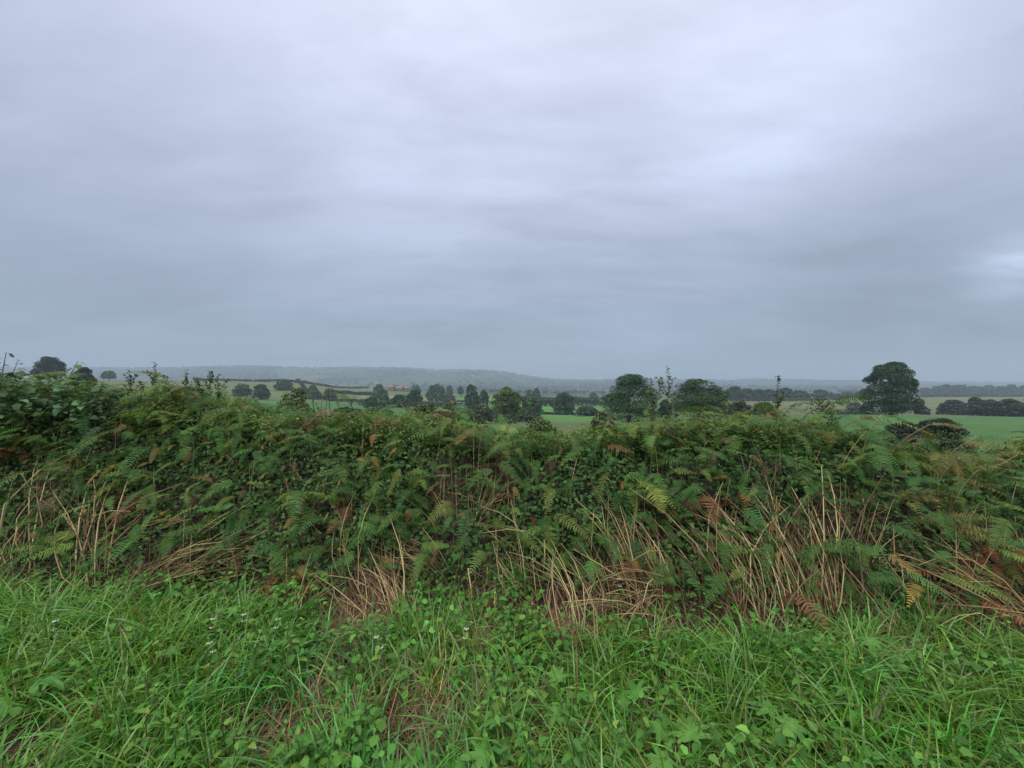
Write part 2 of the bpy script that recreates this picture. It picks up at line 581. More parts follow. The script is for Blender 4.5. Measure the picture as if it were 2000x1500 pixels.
def bank_foot(X):
    return np.interp(X, [-5, -2.5, -.8, .6, 2.4, 4.5], [2.95, 2.9, 2.66, 2.62, 2.42, 2.34])


def hedge_top(X):
    px = CX + np.asarray(X) / CRY * FX
    return EYE - (np.interp(px, TOPX, TOPY) - CY) / FX * CRY


def crest_h(X):
    return np.clip(hedge_top(X) - .19, .30, 1.6)


def bank(X, Y):
    X = np.asarray(X, dtype=float)
    Y = np.asarray(Y, dtype=float)
    f = bank_foot(X)
    up = ss(f - .05, f + 1.25, Y)
    dn = 1 - ss(f + 1.9, f + 3.6, Y)
    h = crest_h(X) * up ** .8 * dn
    h = h + (vn1(X, Y, 2.1) - .5) * .22 * up * dn + (vn2(X, Y, 6.) - .5) * .07 * np.clip(up * dn + .15, 0, 1)
    g = ground(X, Y)
    return g + h


bx = np.linspace(-9.5, 9.5, 300)
by = np.linspace(0.2, 6.6, 120)
BX, BY = np.meshgrid(bx, by)
BZ = bank(BX, BY) + .012
BZ[0, :] = -.05
BZ[-1, :] -= .12
BZ[:, 0] -= .5
BZ[:, -1] -= .5
idx = np.arange(BX.size).reshape(BX.shape)


def bank_mat():
    m = bpy.data.materials.new('bank_soil')
    m.use_nodes = True
    t = m.node_tree
    p = t.nodes['Principled BSDF']
    g = ND(t, 'ShaderNodeNewGeometry')
    n = NOISE(t, g.outputs['Position'], 5, 8, .65)
    n2 = NOISE(t, g.outputs['Position'], 40, 4, .6)
    c = RAMP(t, n, [(.3, (.020, .015, .010)), (.55, (.040, .028, .018)), (.75, (.030, .036, .016))])
    c = MIXC(t, .8, c, RAMP(t, n2, [(.3, (.5, .5, .5)), (.7, (1.5, 1.4, 1.3))]), 'MULTIPLY')
    L(t, c, p.inputs['Base Color'])
    p.inputs['Roughness'].default_value = .95
    b = ND(t, 'ShaderNodeBump')
    b.inputs['Distance'].default_value = .03
    L(t, n2, b.inputs['Height'])
    L(t, b.outputs[0], p.inputs['Normal'])
    return m


obj('hedge_bank', mesh('hedge_bank', np.stack([BX, BY, BZ], -1), np.stack([idx[:-1, :-1], idx[:-1, 1:], idx[1:, 1:], idx[1:, :-1]], -1).reshape(-1, 4),
                       None, bank_mat(), smooth=True), kind='structure')


def bank_normal(X, Y):
    e = .12
    gx = (bank(X + e, Y) - bank(X - e, Y)) / (2 * e)
    gy = (bank(X, Y + e) - bank(X, Y - e)) / (2 * e)
    n = np.stack([-gx, -gy, np.ones_like(gx)], -1)
    return n / np.linalg.norm(n, axis=-1, keepdims=True)


def hit_bank(px, py, off=.2):
    """where the sight line through a photo point meets the hedge"""
    for Y in np.arange(1.3, 6, .02):
        p = at(px, py, Y)
        if p[2] < bank(p[0], p[1]) + off:
            return p
    p = at(px, py, 4.0)
    return p


# ------------------------------------------------------------------ trees
PROFILES = {
    'round': [(0, .30), (.12, .42), (.35, .5), (.6, .48), (.8, .36), (1, .10)],
    'tall': [(0, .50), (.15, .50), (.35, .50), (.5, .45), (.72, .42), (.88, .33), (1, .13)],
    'umbrella': [(0, 0), (.16, .15), (.27, .43), (.5, .5), (.75, .40), (1, .13)],
    'cone': [(0, .48), (.25, .5), (.5, .44), (.8, .28), (1, .10)],
    'bush': [(0, .48), (.3, .5), (.6, .45), (.82, .32), (1, .12)],
    'twotier': [(0, .46), (.25, .5), (.45, .46), (.58, .36), (.75, .38), (.9, .3), (1, .12)],
    'lumpy': [(0, .46), (.2, .5), (.4, .48), (.6, .40), (.8, .28), (1, .10)],
    'open': [(0, .12), (.15, .30), (.35, .48), (.6, .5), (.8, .36), (1, .10)],
}


def crown_pts(kind, r, n):
    """leaf positions and outward normals in a unit crown (width 1, height 1, base at z=0)"""
    pz, pr = zip(*PROFILES[kind])
    nc = 52 if n > 3500 else 30
    z0 = .24 if kind == 'umbrella' else .04
    cs, rs, ws = [], [], []
    for i in range(nc):
        a = r.uniform(0, 2 * math.pi)
        z = z0 + (1 - z0) * r.random() * .97
        R = float(np.interp(z, pz, pr)) * (r.uniform(.93, 1.05) if kind == 'tall' else r.uniform(.85, 1.1))
        rad = r.uniform(.06, .145) if nc > 40 else r.uniform(.10, .18)
        rr = max(0, R - rad * .9) * (1 if i % 5 else r.uniform(.2, .7))
        cs.append((math.cos(a) * rr, math.sin(a) * rr, min(max(z, rad * .6), 1 - rad * .8)))
        rs.append(rad)
        ws.append(rad ** 2)
    for z in np.linspace(z0 + .12, .84, 5):                # inner mass
        R = float(np.interp(z, pz, pr)) * .84
        cs.append((0, 0, z)); rs.append(R); ws.append(R * R * .38)
    cs, rs, ws = np.array(cs), np.array(rs), np.array(ws)
    k = r.choice(len(cs), n, p=ws / ws.sum())
    d = unit(r.normal(size=(n, 3)))
    d[:, 2] = np.where((d[:, 2] < -.3) & (r.random(n) < .6), -d[:, 2], d[:, 2])
    rad = rs[k] * (.6 + .5 * r.random(n) ** .5)
    vz = np.where(k >= nc, np.minimum(1, .13 / rs[k]), .85)
    P = cs[k] + d * rad[:, None] * np.stack([np.ones(n), np.ones(n), vz], 1)
    P[:, 2] = np.abs(P[:, 2])
    Nn = unit(d + r.normal(size=(n, 3)) * .45 + np.array([0, 0, .25]))
    return P, Nn, k, len(cs)


def crown_mesh(kind, seed, n, leaf, colr, bright=.5, wid=10., hei=10.):
    r = np.random.default_rng(seed)
    P, Nn, k, nc = crown_pts(kind, r, n)
    P = P * np.array([wid, wid, hei])
    V, F, m = leaves(P, Nn, leaf * (.65 + .7 * r.random(n)), .75, r=r)
    clump = (np.exp(r.normal(size=(nc, 1)) * .30) * np.exp(r.normal(size=(nc, 3)) * (.12, .04, .08)))[k]
    c = jit(colr, n, .28, r) * clump
    return mesh('crown', V, F, np.repeat(c, m, 0), MAT['treeleaf'])


def trunk_mesh(seed, hei, wid, r0):
    r = np.random.default_rng(seed)
    parts = []
    z = np.linspace(-.3, hei * .62, 7)
    pts = np.stack([np.cumsum(r.normal(size=7) * r0 * .25), np.cumsum(r.normal(size=7) * r0 * .25), z], 1)
    pts[0, :2] = pts[1, :2] * .5
    V, F = tube(pts, np.linspace(r0, r0 * .4, 7), 8)
    parts.append((V, F, (1, 1, 1)))
    for i in range(7):
        s = pts[r.integers(2, 6)]
        a = r.uniform(0, 6.28)
        e = s + np.array([math.cos(a) * wid * .3, math.sin(a) * wid * .3, hei * r.uniform(.12, .3)])
        mid = (s + e) / 2 + np.array([0, 0, hei * .05])
        V, F = tube([s, mid, e], [r0 * .38, r0 * .25, r0 * .08], 5)
        parts.append((V, F, (1, 1, 1)))
    V, F, c = merge(parts)
    return mesh('trunk', V, F, c, MAT['bark'])


TREECACHE = {}


def tree(name, x0, x1, ytop, Y, kind, label, cat='tree', group=None, col=(.028, .060, .026), n=2600, sink=0.0, base=None, hero=False):
    """a tree that spans photo columns x0..x1, its top at photo row ytop, standing Y metres off"""
    X = ((x0 + x1) / 2 - CX) / FX * Y
    W = 1.08 * (x1 - x0) / FX * Y / math.sqrt(1 + (X / Y) ** 2)
    zt = EYE - (ytop - CY) / FX * Y
    zb = float(ground(X, Y)) - sink
    H = max(zt - zb, W * .35)
    root = obj(name, None, None, Matrix.Translation((X, Y, zb)), label=label, category=cat, group=group)
    seed = int(x0 * 7 + ytop * 3 + Y)
    leaf = max(.20, Y * .0036) if hero else max(.30, Y * .0050)
    leaf = min(leaf, W * .16)
    cm = crown_mesh(kind, seed, n, leaf, col, wid=W, hei=H)
    obj('crown', cm, root)
    obj('trunk', trunk_mesh(seed + 1, H, W, max(.06, W * .035)), root)
    return root


DK, MD, OL, GY, PA = (.036, .080, .032), (.050, .100, .036), (.080, .130, .038), (.068, .095, .055), (.07, .11, .04)
TREES = [
    ('oak_tree', 1168, 1292, 731, 62, 'lumpy', 'large dark rounded tree behind the hedge, right of centre', None, DK, 16000),
    ('oak_tree', 1303, 1424, 740, 66, 'bush', 'broad olive-topped tree behind the hedge with a hawthorn shoot before it', None, (.044, .082, .028), 15000),
    ('oak_tree', 1681, 1796, 708, 92, 'tall', 'tall solitary dark tree at the far edge of the bright green field', None, (.030, .066, .026), 22000),
    ('ash_tree', 957, 1019, 756, 95, 'open', 'light olive tree in the middle of the valley with a bare lower trunk', None, (.075, .120, .034), 10000),
    ('oak_tree', 1081, 1123, 767, 165, 'round', 'small round tree alone in the green field, short trunk showing', None, DK, 3500),
    ('oak_tree', 1016, 1061, 777, 130, 'bush', 'low domed tree between the olive valley tree and the lone round one', None, MD, 3500),
    ('oak_tree', 60, 131, 697, 175, 'umbrella', 'dark umbrella-shaped tree on the skyline at far left', None, (.034, .040, .028), 5000),
    ('tree', 136, 190, 718, 110, 'lumpy', 'dark ragged tree standing behind the hazel at left', None, (.030, .055, .034), 3000),
    ('tree', 195, 229, 725, 340, 'umbrella', 'small flat-topped tree on the left-hand field crest', None, MD, 1200),
    ('oak_tree', 534, 574, 741, 300, 'lumpy', 'lumpy dark oak halfway up the pale left-hand hillside', None, DK, 3000),
    ('tree', 574, 588, 740, 410, 'bush', 'tiny rounded tree at the end of the crest hedge', None, DK, 900),
    ('tree', 726, 757, 751, 300, 'lumpy', 'pointed green tree just left of the red brick farm', None, MD, 2000),
    ('tree', 762, 779, 752, 560, 'bush', 'dark domed tree behind the red brick farm', None, DK, 900),
    ('tree', 793, 826, 763, 210, 'round', 'very dark round tree in front of the farm, right of its bushes', None, (.016, .036, .020), 2600),
    ('tree', 802, 823, 752, 430, 'lumpy', 'ragged tree right behind the farm roofs', None, MD, 1300),
    ('oak_tree', 833, 874, 751, 300, 'bush', 'broad domed tree right of the red brick farm', None, MD, 3200),
    ('tree', 864, 889, 768, 260, 'bush', 'grey-green bush at the foot of the broad domed tree', None, GY, 1500),
    ('tree', 871, 885, 753, 430, 'umbrella', 'little flat-crowned tree just right of the broad domed tree', None, DK, 900),
    ('tree', 893, 906, 754, 430, 'umbrella', 'little forked tree on the open field edge', None, DK, 900),
    ('tree', 906, 937, 752, 200, 'twotier', 'tall two-tiered dark tree left of the olive valley tree', None, DK, 3000),
    ('tree', 934, 955, 762, 230, 'lumpy', 'dark tree touching the right side of the two-tiered tree', None, DK, 1800),
    ('tree', 1026, 1043, 762, 330, 'bush', 'small domed tree above the low domed tree', None, DK, 900),
    ('tree', 1040, 1056, 758, 360, 'umbrella', 'small tall tree beside another above the low domed tree', None, DK, 1000),
    ('tree', 1112, 1124, 761, 900, 'cone', 'thin far tree poking up above the lone round tree', None, MD, 500),
    ('tree', 1148, 1170, 768, 330, 'lumpy', 'hazy tree left of the large dark rounded tree', None, MD, 1300),
]
ROW = [(1421, 1446, 754, 330, 'round'), (1444, 1470, 759, 330, 'lumpy'), (1468, 1491, 761, 340, 'bush'), (1489, 1514, 761, 320, 'bush'),
       (1519, 1547, 758, 320, 'round'), (1544, 1576, 763, 330, 'bush'), (1589, 1613, 762, 350, 'umbrella'), (1622, 1640, 771, 350, 'bush'),
       (1642, 1668, 764, 520, 'lumpy'), (1664, 1688, 766, 500, 'bush')]
ordn = ['first', 'second', 'third', 'fourth', 'fifth', 'sixth', 'seventh', 'eighth', 'ninth', 'tenth']
for i, (a, b, c, y, k) in enumerate(ROW):
    a, b = a - 5, b + 6
    TREES.append(('tree', a, b, c, y, k, 'hazy blue-green tree, %s from the left in the row before the tall solitary tree' % ordn[i], 'hazy tree row right of centre', (.035, .062, .036), 1400))
for i in range(11):
    a = 1788 + i * 21 + random.uniform(-4, 4)
    TREES.append(('tree', a, a + random.uniform(38, 52), random.uniform(751, 757) + (3 if i < 2 else 0), 640 + random.uniform(-30, 40), 'bush' if i % 2 else 'lumpy',
                  'hazy dark tree in the wood right of the tall solitary tree', 'trees of the hazy right-hand wood', (.030, .052, .032), 900))
BUSH = [
    (452, 492, 750, 230, 'bush', 'left and paler one of two big bushes on the lower hillside', MD, 1800),
    (489, 529, 751, 215, 'lumpy', 'right and darker one of two big bushes on the lower hillside', DK, 1800),
    (582, 599, 759, 240, 'round', 'small round bush on the hillside below the lumpy oak', DK, 900),
    (600, 621, 752, 290, 'bush', 'upper bush of the little hillside cluster', MD, 900),
    (600, 629, 762, 235, 'bush', 'lower left bush of the little hillside cluster', DK, 1000),
    (628, 660, 759, 235, 'lumpy', 'lower right bush of the little hillside cluster', GY, 1000),
    (711, 742, 774, 170, 'bush', 'low dark bush at the left end of the scrub below the farm', DK, 1400),
    (738, 765, 770, 165, 'lumpy', 'middle bush of the scrub below the farm', MD, 1400),
    (760, 800, 771, 175, 'bush', 'right-hand bush of the scrub below the farm', DK, 1600),
    (858, 902, 783, 85, 'bush', 'yellowish green bush just above the hedge left of the olive valley tree', (.085, .115, .040), 3000),
    (918, 966, 789, 60, 'bush', 'pale grey-green willow bush below the olive valley tree', (.085, .115, .065), 3500),
    (800, 860, 788, 70, 'bush', 'mid-green bush showing above the hedge below the very dark round tree', (.055, .095, .040), 3000),
    (880, 930, 797, 55, 'bush', 'soft green scrub under the yellowish bush', (.070, .105, .045), 2600),
    (700, 770, 800, 60, 'bush', 'low green scrub on the field edge above the hedge, left of centre', (.050, .090, .040), 2400),
    (640, 705, 796, 40, 'bush', 'rough green bush behind the thin seed stalks', (.055, .095, .040), 2400),
    (966, 1010, 812, 62, 'bush', 'leafy scrub at the foot of the olive valley tree', (.055, .090, .040), 2200),
    (1122, 1172, 806, 140, 'bush', 'low dark scrub at the left foot of the large dark tree', (.035, .060, .030), 1500),
    (1284, 1312, 782, 75, 'bush', 'bush filling the gap between the two big trees', (.035, .065, .030), 2000),
    (1416, 1470, 782, 72, 'bush', 'brownish scrub right of the broad olive-topped tree', (.055, .065, .038), 2200),
    (1465, 1520, 786, 80, 'lumpy', 'grey scrub under the lone skyline shoot', (.055, .070, .045), 1800),
    (1000, 1060, 812, 85, 'bush', 'low grey-green scrub right below the olive valley tree', (.055, .085, .045), 1800),
    (1784, 1816, 792, 150, 'bush', 'small dark bush right at the foot of the tall solitary tree', (.040, .050, .034), 1400),
    (1652, 1690, 786, 170, 'lumpy', 'grey leafless-looking bush left of the tall solitary tree', (.060, .065, .050), 1200),
    (1828, 1892, 782, 150, 'bush', 'rounded dark bush alone in front of the pale meadow', (.030, .050, .032), 2400),
    (1880, 1930, 776, 150, 'lumpy', 'open two-tiered bush right of the lone rounded bush', (.034, .048, .032), 2000),
    (1896, 1966, 781, 135, 'bush', 'left bush of the dark field hedge at right edge', (.038, .052, .030), 2000),
    (1934, 2010, 779, 130, 'bush', 'middle bush of the dark field hedge at right edge', (.032, .048, .030), 2200),
    (1975, 2080, 777, 128, 'bush', 'bush of the dark field hedge cut by the photo edge', (.032, .048, .030), 2200),
    (1705, 1830, 826, 11.5, 'bush', 'left dome of the dark shrub before the bright green field', (.040, .056, .034), 4200),
    (1770, 1905, 818, 12.2, 'bush', 'taller right dome of the dark shrub before the bright green field', (.045, .066, .036), 5200),
]
for nm, a, b, c, y, k, lab, grp, colr, n in TREES:
    tree(nm, a, b, c, y, k, lab, 'tree', grp, colr, n, hero=n >= 5000)
for a, b, c, y, k, lab, colr, n in BUSH:
    nm = 'bush'
    X = ((a + b) / 2 - CX) / FX * y
    W = (b - a) / FX * y / math.sqrt(1 + (X / y) ** 2)
    if y < 30:      # near shrub: small leaves
        zt = EYE - (c - CY) / FX * y
        zb = float(ground(X, y))
        root = obj('shrub', None, None, Matrix.Translation((X, y, zb)), label=lab, category='shrub')
        obj('foliage', crown_mesh(k, int(a), n * 2, .055, colr, wid=W * 1.15, hei=zt - zb), root)
        for q in range(4):
            V_, F_ = tube([(q * .1 - .15, 0, -.05), (q * .12 - .2, .05, (zt - zb) * .5), (q * .3 - .5, .1, (zt - zb) * .85)], [.03, .02, .008], 5)
            obj('stem', mesh('stem', V_, F_, (1, 1, 1), MAT['bark']), root)
    else:
        tree(nm, a, b, c, y, k, lab, 'bush', None, colr, n)


# field hedges
def field_hedge(pts, h, label, colr=(.026, .045, .026), n=1500, w=2.0):
    pts = np.array([((px - CX) / FX * Y, Y) for px, Y in pts])
    r = np.random.default_rng(int(abs(pts[0, 0]) * 3) + n)
    s = np.linspace(0, len(pts) - 1, 400)
    XY = np.stack([np.interp(s, range(len(pts)), pts[:, i]) for i in (0, 1)], 1)
    i = r.integers(0, 400, n)
    q = XY[i] + r.normal(size=(n, 2)) * w * .35
    hh = h * (.75 + .5 * vn1(XY[:, 0], XY[:, 1], .12))[i]
    z = ground(q[:, 0], q[:, 1]) + hh * r.random(n) ** .6
    P = np.stack([q[:, 0], q[:, 1], z], 1)
    Y0 = pts[:, 1].mean()
    V, F, m = leaves(P, r.normal(size=(n, 3)) + np.array([0, -.6, .6]), max(.35, Y0 * .004) * (.7 + .7 * r.random(n)), .8, r=r)
    c = jit(colr, n, .25, r)
    o = XY[0]
    O = np.array([o[0], o[1], float(ground(o[0], o[1]))])
    return obj('field_hedge', mesh('field_hedge', V - O, F, np.repeat(c, m, 0), MAT['treeleaf']), None, Matrix.Translation(O), label=label, category='hedge')


field_hedge([(380, 410), (425, 415), (545, 425), (590, 420), (640, 480), (720, 590)], 2.6, 'dark clipped hedge along the crest of the pale left-hand field', n=2600)
field_hedge([(586, 410), (592, 340), (602, 270)], 2.2, 'hedge running down the pale hillside from the crest', n=900)
field_hedge([(650, 330), (690, 350), (726, 370)], 2.8, 'bushy hedge left of the pointed tree by the farm', (.035, .05, .03), n=1200)
field_hedge([(640, 225), (720, 225), (760, 235)], 1.5, 'low hedge along the bottom of the hillside scrub', n=900)
field_hedge([(1050, 260), (1100, 262), (1172, 268)], 4.6, 'tall hazy hedge behind the lone round tree', (.030, .052, .032), n=1800, w=3)
field_hedge([(1055, 158), (1100, 152), (1152, 150)], .9, 'low dark hedge crossing the green field below the lone round tree', n=900, w=1.2)
field_hedge([(1000, 470), (1100, 470), (1180, 460)], 1.8, 'thin dark hedge across the tan field in the valley', n=1000)
field_hedge([(1425, 300), (1520, 300), (1640, 330)], 2.2, 'low brushy hedge under the hazy tree row', (.055, .062, .045), n=1500, w=3)
field_hedge([(1600, 128), (1660, 125), (1720, 122)], 1.6, 'rough grassy hedge leading to the tall solitary tree', (.075, .10, .06), n=1200, w=2)
field_hedge([(1800, 470), (1900, 480), (2050, 500)], 2.4, 'dim hedge at the foot of the hazy right-hand wood', (.032, .05, .034), n=1300, w=3)
field_hedge([(705, 190), (760, 185), (835, 200), (905, 230)], 2.2, 'scrubby hedge running below the farm to the two-tiered tree', (.040, .070, .036), n=2600, w=4)
field_hedge([(900, 160), (950, 130), (1010, 118)], 2.0, 'thick scrub behind the olive valley tree', (.050, .085, .040), n=2200, w=4)
field_hedge([(840, 95), (900, 80), (960, 74)], 2.2, 'soft green scrub along the near valley edge', (.065, .10, .045), n=2400, w=4)
field_hedge([(1010, 330), (1070, 335), (1165, 340)], 4.5, 'second hazy hedge further behind the lone round tree', (.036, .06, .036), n=1600, w=4)
field_hedge([(1420, 345), (1500, 350), (1690, 380)], 5.0, 'hazy scrub joining the tree row right of centre', (.036, .06, .036), n=2000, w=5)
field_hedge([(1880, 139), (1950, 136), (2080, 133)], 2.6, 'dark scrub joining the bushes at the right edge', (.034, .052, .032), n=2200, w=2.5)
field_hedge([(860, 300), (905, 300), (945, 300)], 1.2, 'low hedge at the top of the little bright field', n=500)


# red brick farm and far cottages
def plain_mat(name, c, rough=.85, sc=3.0, amp=.3):
    m = bpy.data.materials.new(name)
    m.use_nodes = True
    t = m.node_tree
    p = t.nodes['Principled BSDF']
    g = ND(t, 'ShaderNodeTexCoord')
    nz = NOISE(t, g.outputs['Object'], sc, 6)
    lo = tuple(x * (1 - amp) for x in c)
    hi = tuple(min(1, x * (1 + amp)) for x in c)
    L(t, RAMP(t, nz, [(.3, lo), (.7, hi)]), p.inputs['Base Color'])
    p.inputs['Roughness'].default_value = rough
    return m


MB, MRF, MWW, MGL = plain_mat('red_brick', (.26, .15, .115)), plain_mat('clay_tile', (.23, .15, .12)), plain_mat('white_render', (.72, .71, .68)), plain_mat('window_glass', (.05, .06, .07), .15)
MSL = plain_mat('slate', (.14, .14, .16))


def box(x0, x1, y0, y1, z0, z1):
    V = np.array([(x, y, z) for z in (z0, z1) for x, y in ((x0, y0), (x1, y0), (x1, y1), (x0, y1))], dtype=float)
    return V, [np.array([(0, 3, 2, 1), (4, 5, 6, 7), (0, 1, 5, 4), (1, 2, 6, 5), (2, 3, 7, 6), (3, 0, 4, 7)])]


def house(name, px, Y, w, d, h, rot, label, wall, roofm, wins=3, storeys=2, chim=True):
    X = (px - CX) / FX * Y
    root = obj(name, None, None, Matrix.Translation((X, Y, float(ground(X, Y)) - .3)) @ Matrix.Rotation(rot, 4, 'Z'), label=label, category='house')
    V, F = box(-w / 2, w / 2, -d / 2, d / 2, 0, h)
    V = np.concatenate([V, [(-w / 2, 0, h + d * .38), (w / 2, 0, h + d * .38)]])
    F.append(np.array([(4, 7, 8), (5, 9, 6)]))
    F[0] = np.delete(F[0], 1, 0)
    obj('wall', mesh('wall', V, F, None, wall), root)
    e = .35
    rz = h + d * .38
    k = .38 / .5
    R = []
    for s in (-1, 1):
        for dz_ in (.02, .2):
            R += [(-w / 2 - e, s * (d / 2 + e), h - e * k + dz_), (w / 2 + e, s * (d / 2 + e), h - e * k + dz_), (w / 2 + e, 0, rz + dz_), (-w / 2 - e, 0, rz + dz_)]
    Fq = []
    for b in (0, 8):
        Fq += [(b, b + 1, b + 2, b + 3), (b + 4, b + 5, b + 6, b + 7), (b, b + 1, b + 5, b + 4), (b + 1, b + 2, b + 6, b + 5), (b, b + 4, b + 7, b + 3)]
    roof = obj('roof', mesh('roof', np.array(R), np.array(Fq), None, roofm), root)
    if chim:
        for s in (-1, 1):
            V, F = box(s * w * .42 - .35, s * w * .42 + .35, -.35, .35, rz - .5, rz + 1.3)
            obj('chimney', mesh('chimney', V, F, None, wall), roof)
    for st in range(storeys):
        for i in range(wins):
            x = -w / 2 + w * (i + .5) / wins
            z0 = .9 + st * 2.7
            V, F = box(x - .55, x + .55, -d / 2 - .06, -d / 2 + .05, z0, z0 + 1.25)
            wn = obj('window', mesh('window', V, F, None, MWW), root)
            V, F = box(x - .45, x + .45, -d / 2 - .09, -d / 2 - .055, z0 + .1, z0 + 1.15)
            obj('pane', mesh('pane', V, F, None, MGL), wn)


house('farmhouse', 763, 500, 9, 7, 5.2, .15, 'red brick farmhouse at the left end of the farm in the valley', MB, MRF)
house('barn', 778, 505, 13, 7, 4.2, -.1, 'long low red brick barn in the middle of the farm', MB, MRF, 4, 1, False)
house('farmhouse', 793, 510, 9, 7, 4.8, .3, 'red brick house at the right end of the farm', MB, MRF)
for px, Y, lab in ((742, 1900, 'tiny white cottage on the far slope above the red brick farm'), (836, 2050, 'tiny white cottage on the far slope above the broad domed tree'),
                   (923, 2100, 'tiny white cottage below the wood on the far slope above the two-tiered tree'), (735, 1500, 'small white house low on the far slope left of the farm'),
                   (320, 1750, 'tiny white house in the hazy trees of the far left slope'), (1048, 1700, 'tiny white house in the hazy valley above the low domed tree')):
    house('cottage', px, Y, 14, 8, 5, random.uniform(-.3, .3), lab, MWW, MSL, 3, 2, False)

# ------------------------------------------------------------------ far woods: beyond counting
r = np.random.default_rng(77)
spots = []


def strew(px0, px1, Y0, Y1, n, size=(7, 12)):
    px = r.uniform(px0, px1, n)
    Y = r.uniform(Y0, Y1, n)
    spots.append(np.stack([(px - CX) / FX * Y, Y, r.uniform(*size, n)], 1))


strew(-400, 700, 2380, 2560, 900)           # skyline wood, left
strew(-300, 540, 1600, 2450, 1500)
strew(700, 1010, 2560, 2680, 170, (6, 10))
strew(900, 1300, 2100, 2900, 380)
strew(1050, 1300, 1500, 2100, 260)
strew(1180, 2300, 2300, 3000, 2300, (8, 12))
strew(1300, 1700, 1000, 1700, 300)
strew(1750, 2400, 900, 1700, 300)
strew(940, 1180, 750, 1100, 90, (6, 9))
strew(420, 1000, 900, 2300, 260, (5, 9))
for i in range(70):                          # far hedgerows with trees
    px, Y = r.uniform(380, 1150), r.uniform(1000, 2450)
    X = (px - CX) / FX * Y
    a = .35 + (math.pi / 2 if r.random() < .5 else 0) + r.normal() * .12
    ln = r.uniform(120, 330)
    m_ = int(ln / 9)
    tt = np.linspace(0, ln, m_)
    spots.append(np.stack([X + np.cos(a) * tt, Y + np.sin(a) * tt, r.uniform(2.5, 7.5, m_)], 1))
S = np.concatenate(spots)
n = len(S)
per = 16
k = np.repeat(np.arange(n), per)
d = unit(r.normal(size=(n * per, 3)))
d[:, 2] = np.abs(d[:, 2]) * 1.1 - .15
gz = ground(S[:, 0], S[:, 1])
P = np.stack([S[k, 0], S[k, 1], gz[k] + S[k, 2] * .42], 1) + d * (S[k, 2] * .5 * (.7 + .4 * r.random(n * per)))[:, None] * np.array([1, 1, .95])
V, F, m_ = leaves(P, d + r.normal(size=d.shape) * .3, S[k, 2] * .55, .9, r=r)
c = jit((.024, .042, .025), n, .25, r)[k] * np.exp(r.normal(size=(n * per, 1)) * .15)
obj('far_woodland', mesh('far_woodland', V, F, np.repeat(c, m_, 0), MAT['treeleaf']), None, None,
    label='hazy mass of far woods and hedgerows on the valley slopes', category='woodland', kind='stuff')

# ------------------------------------------------------------------ haze
hz = bpy.data.materials.new('haze')
hz.use_nodes = True
t = hz.node_tree
t.nodes.clear()
pv = ND(t, 'ShaderNodeVolumePrincipled')
pv.inputs['Color'].default_value = (.61, .73, .86, 1)
pv.inputs['Density'].default_value = .00042
pv.inputs['Anisotropy'].default_value = 0.0
L(t, pv.outputs[0], ND(t, 'ShaderNodeOutputMaterial').inputs['Volume'])
V, F = box(-12500, 12500, -90, 4700, -60, 215)
obj('haze', mesh('haze', V, F, None, hz), None, None, label='thin grey-blue haze lying over the valley', category='haze', kind='stuff')

# ------------------------------------------------------------------ bracken
def frond_mesh(seed, Ln=.34, pin=.07, pairs=13, droop=.22, curl=0.0):
    """one pinna of a bracken plant: rachis along +X with a comb of leaflets"""
    r = np.random.default_rng(seed)
    parts = []
    xs = np.linspace(0, 1, 9)
    bend = r.normal() * .06

    def spine(t):
        return np.array([Ln * (t - curl * t ** 3 * .3), Ln * bend * t * t, -Ln * droop * t ** 2 - curl * Ln * t ** 3 * .5])
    pts = np.array([spine(t) for t in xs])
    V, F = tube(pts, np.linspace(.0022, .0007, 9), 3, False)
    parts.append((V, F, (.9, .85, .7)))
    for i in range(pairs):
        t = .07 + .90 * (i / (pairs - 1)) ** 1.0
        prof = (math.sin(min(1, (t + .10) / .34) * math.pi / 2)) * (1 - max(0, t - .3) / .7) ** .75 + .08
        p0 = spine(t)
        tg = spine(min(1, t + .02)) - spine(t - .02)
        tg /= np.linalg.norm(tg)
        for s in (-1, 1):
            ln = pin * prof * r.uniform(.85, 1.1)
            if r.random() < .03:
                ln *= .4
            sidev = np.array([0, s, 0.])
            ang = math.radians(r.normal(22, 5))
            d = sidev * math.cos(ang) + tg * math.sin(ang)
            upv = np.cross(tg, sidev) * s
            d = d + upv * r.normal(0.10, .07)
            w = Ln / pairs * .66 * r.uniform(.85, 1.1) * (.55 + .45 * min(1, prof * 1.2))
            fw = tg
            dr = r.uniform(.15, .4)
            a0 = p0
            rows = []
            for q, ww in ((0.0, .75), (.3, 1.0), (.66, .72)):
                c_ = a0 + d * ln * q - upv * dr * ln * q * q
                rows += [c_ - fw * w * ww * .5, c_ + fw * w * ww * .5]
            tip = a0 + d * ln - upv * dr * ln
            rows.append(tip)
            V = np.array(rows)
            F = [np.array([(0, 1, 3, 2), (2, 3, 5, 4)]), np.array([(4, 5, 6)])]
            cc = r.uniform(.72, 1.25)
            C_ = np.ones((7, 3)) * cc
            C_[6] *= (1.2, 1.05, .8)
            parts.append((V, F, C_))
    V, F, C_ = merge(parts)
    return mesh('frond', V, F, C_, MAT['fern_green'])


FR = [frond_mesh(100 + i, Ln=1.0, pin=.19 + .07 * random.random(), pairs=[17, 19, 15, 21][i % 4], droop=random.uniform(.08, .42), curl=[0, 0, .3, .6][i % 4]) for i in range(14)]
FRC = [frond_mesh(300 + i, Ln=1.0, pin=.34, pairs=15, droop=.5, curl=1.3) for i in range(3)]


